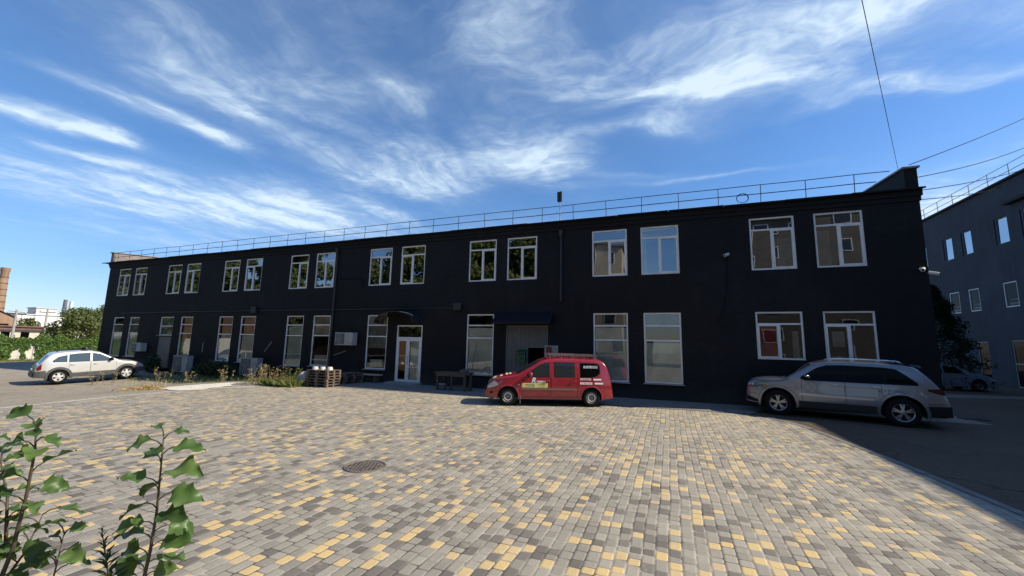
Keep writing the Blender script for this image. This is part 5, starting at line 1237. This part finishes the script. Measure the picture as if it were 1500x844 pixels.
t = thing('rooftop_block', (-140, 49.5, 0), 'small white block standing above the far white shed', 'building')
mb = MB(); mb.box((-142, 48.2, -.05), (-138, 51.6, 8.2)); mb.build('wall', WALLW, t); mb = MB(); mb.box((-142.2, 48.0, 8.201), (-137.8, 51.8, 8.4)); mb.build('roof', mat('pale_roof', (.5, .5, .5)), t)
t = thing('low_garage', (-76, 23.5, 0), 'long low building with a dark brown roof just beyond the ivy wall', 'garage')
mb = MB(); mb.box((-78, 18, -.05), (-74, 29.5, 2.55)); mb.build('wall', mat('cream_wall', (.55, .50, .42), .8, var=.2), t)
mb = MB(); mb.box((-78.2, 17.8, 2.9), (-73.4, 29.7, 3.05)); mb.box((-78.1, 17.9, 2.551), (-73.6, 29.6, 2.899)); mb.build('roof', RUST, t)
for k in range(7):
    mb = MB(); y = 18.5 + k * 1.6; mb.box((-74.0, y, 1.2), (-73.96, y + .7, 2.3)); mb.build('window', CGLASS, t)
# brick chimney
t = thing('factory_chimney', (-140, 42.95, 0), 'tall tapering brick factory chimney with iron hoops at the far left edge', 'chimney')
mb = MB(); mb.lathe([(1.15, -.6), (1.05, 4), (.72, 13.5), (.66, 15.9), (.76, 16.1), (.78, 16.9), (.6, 16.9), (.5, 15.0)], 'Z', (-140, 42.95, 0), 28); mb.build('shaft', BRK, t, smooth=40)
for k in range(9):
    z = 3.5 + k * 1.4; rr = np.interp(z, [0, 4, 13.5, 15.9], [1.15, 1.05, .72, .66]) + .03
    mb = MB(); mb.lathe([(rr, z), (rr + .04, z + .02), (rr + .04, z + .14), (rr, z + .16)], 'Z', (-140, 42.95, 0), 28); mb.build('hoop', mat('hoop_iron', (.12, .07, .05), .7), t)
for i, (y, h) in enumerate(((53.6, 10.8), (54.75, 10.5))):
    t = thing('metal_stack', (-140, y, 0), ['dark slim flue stack above the trees, left of the pair', 'pale slim flue stack above the trees, right of the pair'][i], 'chimney')
    mb = MB(); mb.lathe([(.45, -.05), (.40, h * .6), (.36, h), (.30, h)], 'Z', (-140, y, 0), 14); mb.build('pipe', mat(['dark_flue', 'pale_flue'][i], [(.12, .13, .15), (.6, .6, .58)][i], .5), t, smooth=40)
    mb = MB(); mb.lathe([(.42, h * .75), (.48, h * .75), (.48, h * .77), (.42, h * .77)], 'Z', (-140, y, 0), 14); mb.build('collar', STEEL, t)
def pole(base, h, label, arms=1):
    t = thing('utility_pole', base, label, 'pole', 'utility poles beyond the wall'); b = Vector(base)
    mb = MB(); mb.tube([b, b + Vector((0, 0, h))], [.14, .09], 8); mb.build('shaft', mat('concrete_pole', (.36, .35, .33), .8, var=.2), t, smooth=40)
    mb = MB(); mb.box((b.x - .05, b.y - .7, h - .45), (b.x + .05, b.y + .7, h - .35)); mb.build('crossarm', DARKM, t)
    for q in (-.6, 0, .6): mb = MB(); mb.lathe([(.02, 0), (.05, .05), (.03, .15), (.001, .17)], 'Z', (b.x, b.y + q, h - .35), 8); mb.build('insulator', mat('porcelain', (.55, .55, .55), .3), t)
pole((-62, 20.3, 0), 4.5, 'grey utility pole near the brick workshop, the nearer one'); pole((-70, 25.4, 0), 5.1, 'grey utility pole in front of the white shed, the further one')
for dz in (0, .0):
    pass
mb = MB(); mb.tube([(-62, 20.3 - .6, 4.33), (-65, 22.4, 4.3), (-70, 24.8, 4.93)], .02, 5); tag(mb.build('power_line', BLACK, origin=(-65, 22.4, 4.3)), 'power line between the two grey utility poles', 'cable')

# conifer at the right
t = thing('conifer', (14.6, 30.9, 0), 'dark dense conifer standing before the blue-black building', 'tree'); rn = random.Random(31)
mb = MB(); mb.tube([(14.6, 31.3, -.05), (14.6, 31.3, 3), (14.55, 31.3, 6.1)], [.16, .1, .02], 8); mb.build('trunk', BARK, t, smooth=True)
mb = MB()
for _ in range(15000):
    f = rn.random() ** .75; z = .15 + 5.9 * f; R = (1.75 * (1 - f) ** .75 + .12) * (1 + .18 * math.sin(z * 5.5) + .15 * rn.gauss(0, 1)); a = rn.uniform(0, 6.28); R *= 1 + .15 * math.sin(a * 5 + z * 3)
    rr = R * (.45 + .55 * rn.random() ** .4); d = Vector((math.cos(a), math.sin(a), -.15))
    p = Vector((14.6 + math.cos(a) * rr, 31.3 + math.sin(a) * rr, z)); leaf_quad(mb, p, Vector((-d.y + rn.gauss(0, .5), d.x + rn.gauss(0, .5), 1)), rn.uniform(.10, .22), rn, .4)
mb.build('crown', L_CON, t, recalc=False)

# shrubs and weeds along the wall
def shrub(c, r, label, seed, lm, n=1500, leaf=.12, group=None):
    rn = random.Random(seed); t = thing('shrub', (c[0], c[1], 0), label, 'shrub', group); bl = []
    for k in range(6): bl.append((Vector((c[0] + rn.uniform(-.6, .6) * r[0], c[1] + rn.uniform(-.5, .5) * r[1], r[2] * rn.uniform(.3, .75))), (r[0] * .5, r[1] * .5, r[2] * .38)))
    mb = MB(); crown_cloud(mb, bl, n, leaf, rn, .3); mb.build('foliage', lm, t, recalc=False)
    mb = MB()
    for b in bl: mb.tube([(c[0], c[1], 0), tuple(b[0])], [.02, .006], 5)
    mb.build('stems', STEM, t)
shrub((-25.8, 16.3), (1.3, .6, 1.0), 'dark green shrub against the wall under the two salmon windows, left one', 41, L_DARK, group='dark shrubs on the wall')
shrub((-24.0, 16.2), (1.2, .6, .95), 'dark green shrub against the wall under the two salmon windows, right one', 42, L_DARK, group='dark shrubs on the wall')
shrub((-30.6, 16.2), (.9, .5, 1.1), 'dark green shrub in front of the grey service door', 43, L_DARK, group='dark shrubs on the wall')
shrub((-19.9, 16.2), (1.2, .5, .6), 'low green shrub under the greenish window', 44, L_DARK)
def weed(c, h, label, seed, lm, group, ns=9, sp=.3, heads=True, leafy=10):
    rn = random.Random(seed); t = thing('tall_weed', (c[0], c[1], 0), label, 'weed', group); st = MB(); lf = MB()
    for k in range(ns):
        a = rn.uniform(0, 6.28); q = rn.random() * sp; b = Vector((c[0] + math.cos(a) * q, c[1] + math.sin(a) * q, 0)); hh = h * rn.uniform(.55, 1)
        tp = b + Vector((math.cos(a) * hh * .22, math.sin(a) * hh * .22, hh)); md = (b + tp) / 2 + Vector((rn.gauss(0, .02), rn.gauss(0, .02), .03)); st.tube([b, md, tp], [.008, .006, .003], 4)
        for j in range(leafy):
            f = rn.uniform(.15, 1); p = b + (tp - b) * f + Vector((rn.gauss(0, .04), rn.gauss(0, .04), 0)); leaf_quad(lf, p, Vector((rn.gauss(0, 1), rn.gauss(0, 1), .6)), rn.uniform(.04, .11) * (1.2 if heads else 1), rn, .35)
        if heads:
            for j in range(9): leaf_quad(lf, tp + Vector((rn.gauss(0, .05), rn.gauss(0, .05), rn.gauss(0, .05))), Vector((rn.gauss(0, 1), rn.gauss(0, 1), rn.gauss(0, 1))), rn.uniform(.03, .07), rn, .8)
    st.build('stalks', mat('dry_stalk', (.22, .18, .10), .8), t); lf.build('leaves', lm, t, recalc=False)
GD = 'tall dry weeds along the wall'
W_ = [((-24.9, 13.6), 1.15, 'dry pale weed standing in front of the first grey floor unit', L_DRY), ((-23.6, 14.2), .7, 'short dry weed right of the first grey floor unit', L_DRY), ((-20.4, 13.9), .85, 'dry weed in the middle of the dark shrubs', L_DRY),
      ((-17.6, 13.2), .75, 'low dry weed at the left end of the big weed patch', L_DRY), ((-17.0, 13.4), 1.05, 'feathery dry weed left of the second grey floor unit', L_DRY), ((-17.15, 12.9), .6, 'pale dry weed bent over the paving edge', L_DRY), ((-16.6, 13.3), 1.25, 'tallest dry weed, in front of the second grey floor unit', L_DRY),
      ((-16.05, 13.2), .95, 'rusty brown weed in the middle of the weed patch', L_RUST), ((-15.9, 13.8), 1.1, 'green weed with pale tips right of the rusty one', L_GRASS), ((-15.5, 13.7), .7, 'short green weed beside the grey sack', L_GRASS), ((-16.3, 14.0), .8, 'green weed behind the rusty one', L_GRASS), ((-18.3, 14.0), .8, 'dry weed at the right end of the dark shrubs', L_DRY), ((-28.3, 12.4), .75, 'dry weed in front of the silver car\'s nose', L_DRY), ((-27.6, 12.7), .8, 'dry stalks right of the silver car\'s nose', L_DRY)]
for i, (c, h, lb, lm) in enumerate(W_): weed(c, h * .85, lb, 60 + i, lm, GD, ns=6 if i not in (12, 13) else 4, sp=.30, leafy=10)
mb = MB(); rn = random.Random(77)
for _ in range(6000):
    if rn.random() < .7: x, y = rn.gauss(-15.9, .55), rn.gauss(13.65, .4); h = rn.uniform(.10, .36)
    else: x, y = rn.uniform(-29, -15.5), rn.uniform(14.0, 16.6); h = rn.uniform(.04, .2)
    if x > -14.9 or (y < 13.0): continue
    a = rn.uniform(0, 6.28); d = Vector((math.cos(a), math.sin(a), 0)) * .02; p = Vector((x, y, zg(x, y))); ln = Vector((rn.gauss(0, .12), rn.gauss(0, .12), 0))
    mb.face([p - d, p + d, p + ln * .5 + Vector((0, 0, h * .7)) + d * .5, p + ln + Vector((0, 0, h))])
tag(mb.build('rough_grass', L_GRASS, recalc=False), 'rough green grass and ground cover at the foot of the black wall', 'grass', kind='stuff')
t = thing('straw_heap', (-19.3, 10.2, 0), 'small heap of yellow straw on the dirt in front of the silver car', 'straw heap'); rn = random.Random(9); mb = MB()
for _ in range(900):
    x, y = rn.gauss(0, .55), rn.gauss(0, .32); z = max(.01, .16 * math.exp(-(x * x / .4 + y * y / .15)) * rn.random() + .01); leaf_quad(mb, Vector((-19.3 + x, 10.2 + y, z)), Vector((rn.gauss(0, .5), rn.gauss(0, .5), 1)), rn.uniform(.08, .25), rn, .18)
mb.build('straw', L_STRAW, t, recalc=False)
mb = MB()
for _ in range(14):
    x, y = rn.gauss(-.2, .4), rn.gauss(.2, .3); mb.tube([(-19.3 + x, 10.2 + y, .0), (-19.3 + x + rn.gauss(0, .08), 10.2 + y, rn.uniform(.15, .4))], .006, 4)
mb.build('stalks', mat('pale_stalk', (.45, .40, .24), .8), t)

# saplings close to the camera
OUT0 = [(0, .015), (.04, .10), (.10, .24), (.17, .40), (.22, .34), (.30, .27), (.38, .38), (.46, .41), (.52, .30), (.62, .23), (.70, .25), (.78, .17), (.88, .09), (1, .0)]
OUT = [(t_, float(np.interp(t_, [a for a, b in OUT0], [b for a, b in OUT0]))) for t_ in np.linspace(0, 1, 27)]
OUT = [(t_, (OUT[max(k - 1, 0)][1] + 2 * w_ + OUT[min(k + 1, 26)][1]) / 4 if 0 < k < 26 else w_) for k, (t_, w_) in enumerate(OUT)]
def big_leaf(mb, p, direction, up, size, rn):
    """a lobed blade: outline ribs folded along the midrib, drooping to the tip"""
    d = direction.normalized(); s = d.cross(up).normalized(); n = s.cross(d).normalized(); fold = rn.uniform(.15, .55); droop = rn.uniform(.1, .55); tw = rn.gauss(0, .25); ph = rn.uniform(0, 6)
    mid = []; L_ = []; R_ = []; L2 = []; R2 = []
    for (t_, w_) in OUT:
        c = p + d * size * (t_ - droop * .18 * t_ * t_) - n * size * droop * t_ * t_ * .7
        ss = (s * math.cos(tw * t_) + n * math.sin(tw * t_)); wv = .075 * size * math.sin(t_ * 12 + ph)
        j = 1 + rn.gauss(0, .035)
        mid.append(mb.pt(c))
        for lst, sg, k in ((L2, -1, .5), (L_, -1, 1), (R2, 1, .5), (R_, 1, 1)):
            lst.append(mb.pt(c + ss * sg * w_ * size * k * j * .95 + n * (w_ * size * fold * k + wv * k * sg)))
    for k in range(len(mid) - 1):
        mb.fi((mid[k], mid[k + 1], L2[k + 1], L2[k])); mb.fi((L2[k], L2[k + 1], L_[k + 1], L_[k])); mb.fi((mid[k + 1], mid[k], R2[k], R2[k + 1])); mb.fi((R2[k + 1], R2[k], R_[k], R_[k + 1]))
def sapling(base, path, label, seed, leaves, size=.15, r=.007, branches=()):
    rn = random.Random(seed); t = thing('sapling', base, label, 'sapling', None); st = MB(); lf = MB()
    pts = [Vector(p) for p in path]; st.tube(pts, [r * (1.4 - 1.1 * k / (len(pts) - 1)) for k in range(len(pts))], 7)
    def at(ps, f):
        f = f * (len(ps) - 1); k = min(int(f), len(ps) - 2); return ps[k] + (ps[k + 1] - ps[k]) * (f - k)
    allp = [(pts, leaves)]
    for bp, lv in branches:
        bp = [Vector(p) for p in bp]; st.tube(bp, [r * .8 * (1 - .7 * k / (len(bp) - 1)) for k in range(len(bp))], 6); allp.append((bp, lv))
    for ps, lv in allp:
        for (f, rx, ry, sz) in lv:       # outward direction in metres right / away, blade size factor
            p = at(ps, f); d = (RT * rx + Vector((FW.x, FW.y, 0)) * ry + Vector((0, 0, rn.uniform(-.05, .35)))).normalized()
            pe = p + d * size * sz * rn.uniform(.30, .5) + Vector((0, 0, .02)); st.tube([p, (p + pe) / 2 + Vector((0, 0, .006)), pe], [.0026, .0022, .002], 5)
            up = Vector((rn.gauss(0, .45) - FW.x * .5, rn.gauss(0, .45) - FW.y * .5, .8)).normalized()
            big_leaf(lf, pe, d + Vector((0, 0, rn.uniform(-.5, .1))), up, size * sz, rn)
    st.build('stem', STEM, t, smooth=True); lf.build('leaves', L_PLANT, t, smooth=True, recalc=False); return t
B1 = Vector((-1.985, 1.12, 1.02)); T1 = Vector((-1.80, 1.02, 1.63)); d1 = T1 - B1
pt1 = [B1 - d1 * 1.7, B1 - d1 * .6, B1, B1 + d1 * .25 + RT * .012, B1 + d1 * .5 + RT * .015, B1 + d1 * .75 + RT * .008, T1]
def fpos(v): return v            # leaves from low to high
lv = []
for k, (f, side, sz) in enumerate([(.30, 1, .95), (.335, -1, 1.0), (.37, 1, .8), (.40, -1, .9), (.44, 1, 1.0), (.47, -1, .85), (.51, 1, 1.05), (.545, -1, .85), (.58, 1, .95), (.61, -1, .8), (.65, 1, 1.05), (.685, -1, .8), (.72, 1, 1.05), (.76, -1, .85), (.79, -1, .75), (.83, 1, 1.1), (.88, -1, .8), (.92, 1, .95), (.955, -1, .7), (.985, 1, .45), (1.0, -.3, .5)]):
    rl = random.Random(k + 300); lv.append((f, side * rl.uniform(.75, 1.0), rl.uniform(-.55, .45), sz * 1.02))
sapling(tuple(pt1[0]), pt1, 'leafy green sapling close to the camera with lobed leaves up one straight stem', 51, lv, .117)
B2 = Vector((-2.40, .86, 1.0)); T2 = Vector((-2.22, .83, 1.665)); d2 = T2 - B2
pt2 = [B2 - d2 * 1.5, B2 - d2 * .5, B2, B2 + d2 * .3 + RT * .03, B2 + d2 * .6 + RT * .03, B2 + d2 * .85 + RT * .02, T2]
lv2 = []
for k in range(21):
    rl = random.Random(k + 600); f = .30 + .70 * k / 20; lv2.append((f, (1 if k % 2 else -1) * rl.uniform(.5, 1.0), rl.uniform(-.7, .6), rl.uniform(.65, 1.0)))
br = []
for k, (f0, dx, dy, hh) in enumerate([(.35, -.16, .05, .45), (.42, -.22, -.08, .35), (.36, .03, .10, .25), (.55, -.15, .05, .32), (.33, -.26, .1, .55), (.30, -.10, -.12, .3)]):
    s0 = pt2[2] + d2 * ((f0 - .333) * 1.5); e0 = s0 + RT * dx + Vector((FW.x, FW.y, 0)) * dy + Vector((0, 0, hh)); lvb = []
    for q in range(8):
        rl = random.Random(q + 700 + 20 * k); lvb.append((.15 + .85 * q / 7, (1 if q % 2 else -1) * rl.uniform(.4, 1.0), rl.uniform(-.7, .7), rl.uniform(.55, .95)))
    br.append(([s0, (s0 + e0) / 2 + RT * .02, e0], lvb))
sapling(tuple(pt2[0]), pt2, 'bushy green sapling with several stems at the left edge of the view', 52, lv2, .106, .008, br)
B3 = Vector((-2.22, .94, .97)); pt3 = [B3 - Vector((-.02, 0, .9)), B3, B3 + Vector((.05, -.01, .17)), B3 + Vector((.09, -.02, .30))]
lv3 = [(.62, 1, .2, .8), (.72, -.8, .1, .7), (.80, 1, -.3, .95), (.90, -.9, .2, .5), (.97, .9, .1, .6), (1.0, -.4, -.2, .5), (.68, -1, .3, .7)]
sapling(tuple(pt3[0]), pt3, 'small slender sapling between the bushy one and the spiky weed', 53, lv3, .10, .004)
# narrow-leaved weed spike
Pq = Vector((-2.06, 1.06, 1.0)); Pt = Vector((-2.015, .975, 1.285)); rn = random.Random(12)
t = thing('spiky_weed', (Pq.x - .05, Pq.y, 0), 'narrow dark weed spike with thin pointed leaves left of the straight sapling', 'weed')
mb = MB(); mb.tube([Pq - Vector((.04, 0, 1.0)), Pq, Pt], [.005, .004, .0015], 6); mb.build('stem', STEM, t)
mb = MB()
for k in range(46):
    f = (k + .5) / 46; p = Pq + (Pt - Pq) * f; a = k * 2.4; ln = .085 * (1 - f) ** .8 + .014; d = Vector((math.cos(a), math.sin(a), .55 + f)).normalized(); s = d.cross(Vector((0, 0, 1))).normalized() * ln * .11; e = p + d * ln - Vector((0, 0, ln * .25))
    mb.face([p, p + d * ln * .4 + s, e, p + d * ln * .4 - s])
mb.build('leaves', leaf_mat('spike_leaves', [(0, (.02, .05, .02)), (1, (.04, .08, .03))], .5, .2), t, recalc=False)

# ------------------------------------------------------------------ what stands behind the camera and shows in the panes
def block(name, x0, x1, y0, y1, h, label, wm, floors, cols):
    t = thing(name, ((x0 + x1) / 2, (y0 + y1) / 2, 0), label, 'building'); mb = MB(); mb.box((x0, y0, -.05), (x1, y1, h)); mb.build('wall', wm, t)
    mb = MB(); mb.box((x0 - .3, y0 - .3, h + .001), (x1 + .3, y1 + .3, h + .3)); mb.build('roof', mat('grey_roof', (.2, .2, .2)), t)
    for f in range(floors):
        for c in range(cols):
            xc = x0 + (x1 - x0) * (c + .5) / cols; z = h * (f + .35) / floors; wf = MB(); wf.box((xc - .7, y1, z), (xc + .7, y1 + .05, z + h / floors * .48)); F = wf.build('window', WHITE, t)
            pn = MB(); pn.box((xc - .6, y1 + .051, z + .1), (xc + .6, y1 + .06, z + h / floors * .48 - .1)); pn.build('pane', CGLASSL, F)
    return t
CREAM = brick_mat('cream_brick', (.50, .42, .31), (.58, .49, .37), (.45, .4, .33), 'XZ', .25, .075, bump=.3)
block('cream_block', -27, -4.5, -28, -17, 14.6, 'cream brick block with white windows mirrored in the upper panes', CREAM, 4, 7)
block('tall_block', 2.5, 30, -30, -18, 17.5, 'tall buff brick block mirrored in the right-hand panes', brick_mat('buff_brick', (.12, .105, .09), (.17, .15, .12), (.13, .12, .11), 'XZ', .25, .075, bump=.3), 6, 8)
block('low_brick_garage', -92, -40, -22, -14, 5.2, 'low salmon brick garage mirrored in the left-hand tall windows', brick_mat('salmon_brick', (.48, .24, .15), (.54, .30, .2), (.45, .38, .3), 'XZ', .25, .075, bump=.3), 1, 14)
bt = None; rt = random.Random(4)
for k in range(11):
    x = -15 - k * 8.5 + rt.uniform(-1.5, 1.5); y = -10.5 + rt.uniform(-2.5, 2.0)
    if bt is None: bt = tree('roadside_tree', (x, y, 0), 17.0, 5.2, 'big leafy tree of the row mirrored in the upper windows', 91, L_TREE, .7, 7000, group='trees mirrored in the windows', trunk=.3, low=.18); bt.name = 'roadside_tree'
    else:
        q = copy_tree(bt); q.location = (x, y, 0); q.rotation_euler = (0, 0, rt.uniform(0, 6.28)); s_ = rt.uniform(.85, 1.15); q.scale = (s_, s_, s_)

# things on the lower part of the yard stand on it
for o in list(SC.objects):
    if o.parent is None and o.type in ('EMPTY', 'MESH') and o.get('kind') is None and o.location.x < -18 and o.location.z < .2 and o.name not in ('factory_building', 'crossover_car', 'boundary_wall') and not o.name.startswith('roadside_tree') and -60 < o.location.x and o.location.y > 0:
        o.location.z += zg(o.location.x, o.location.y)
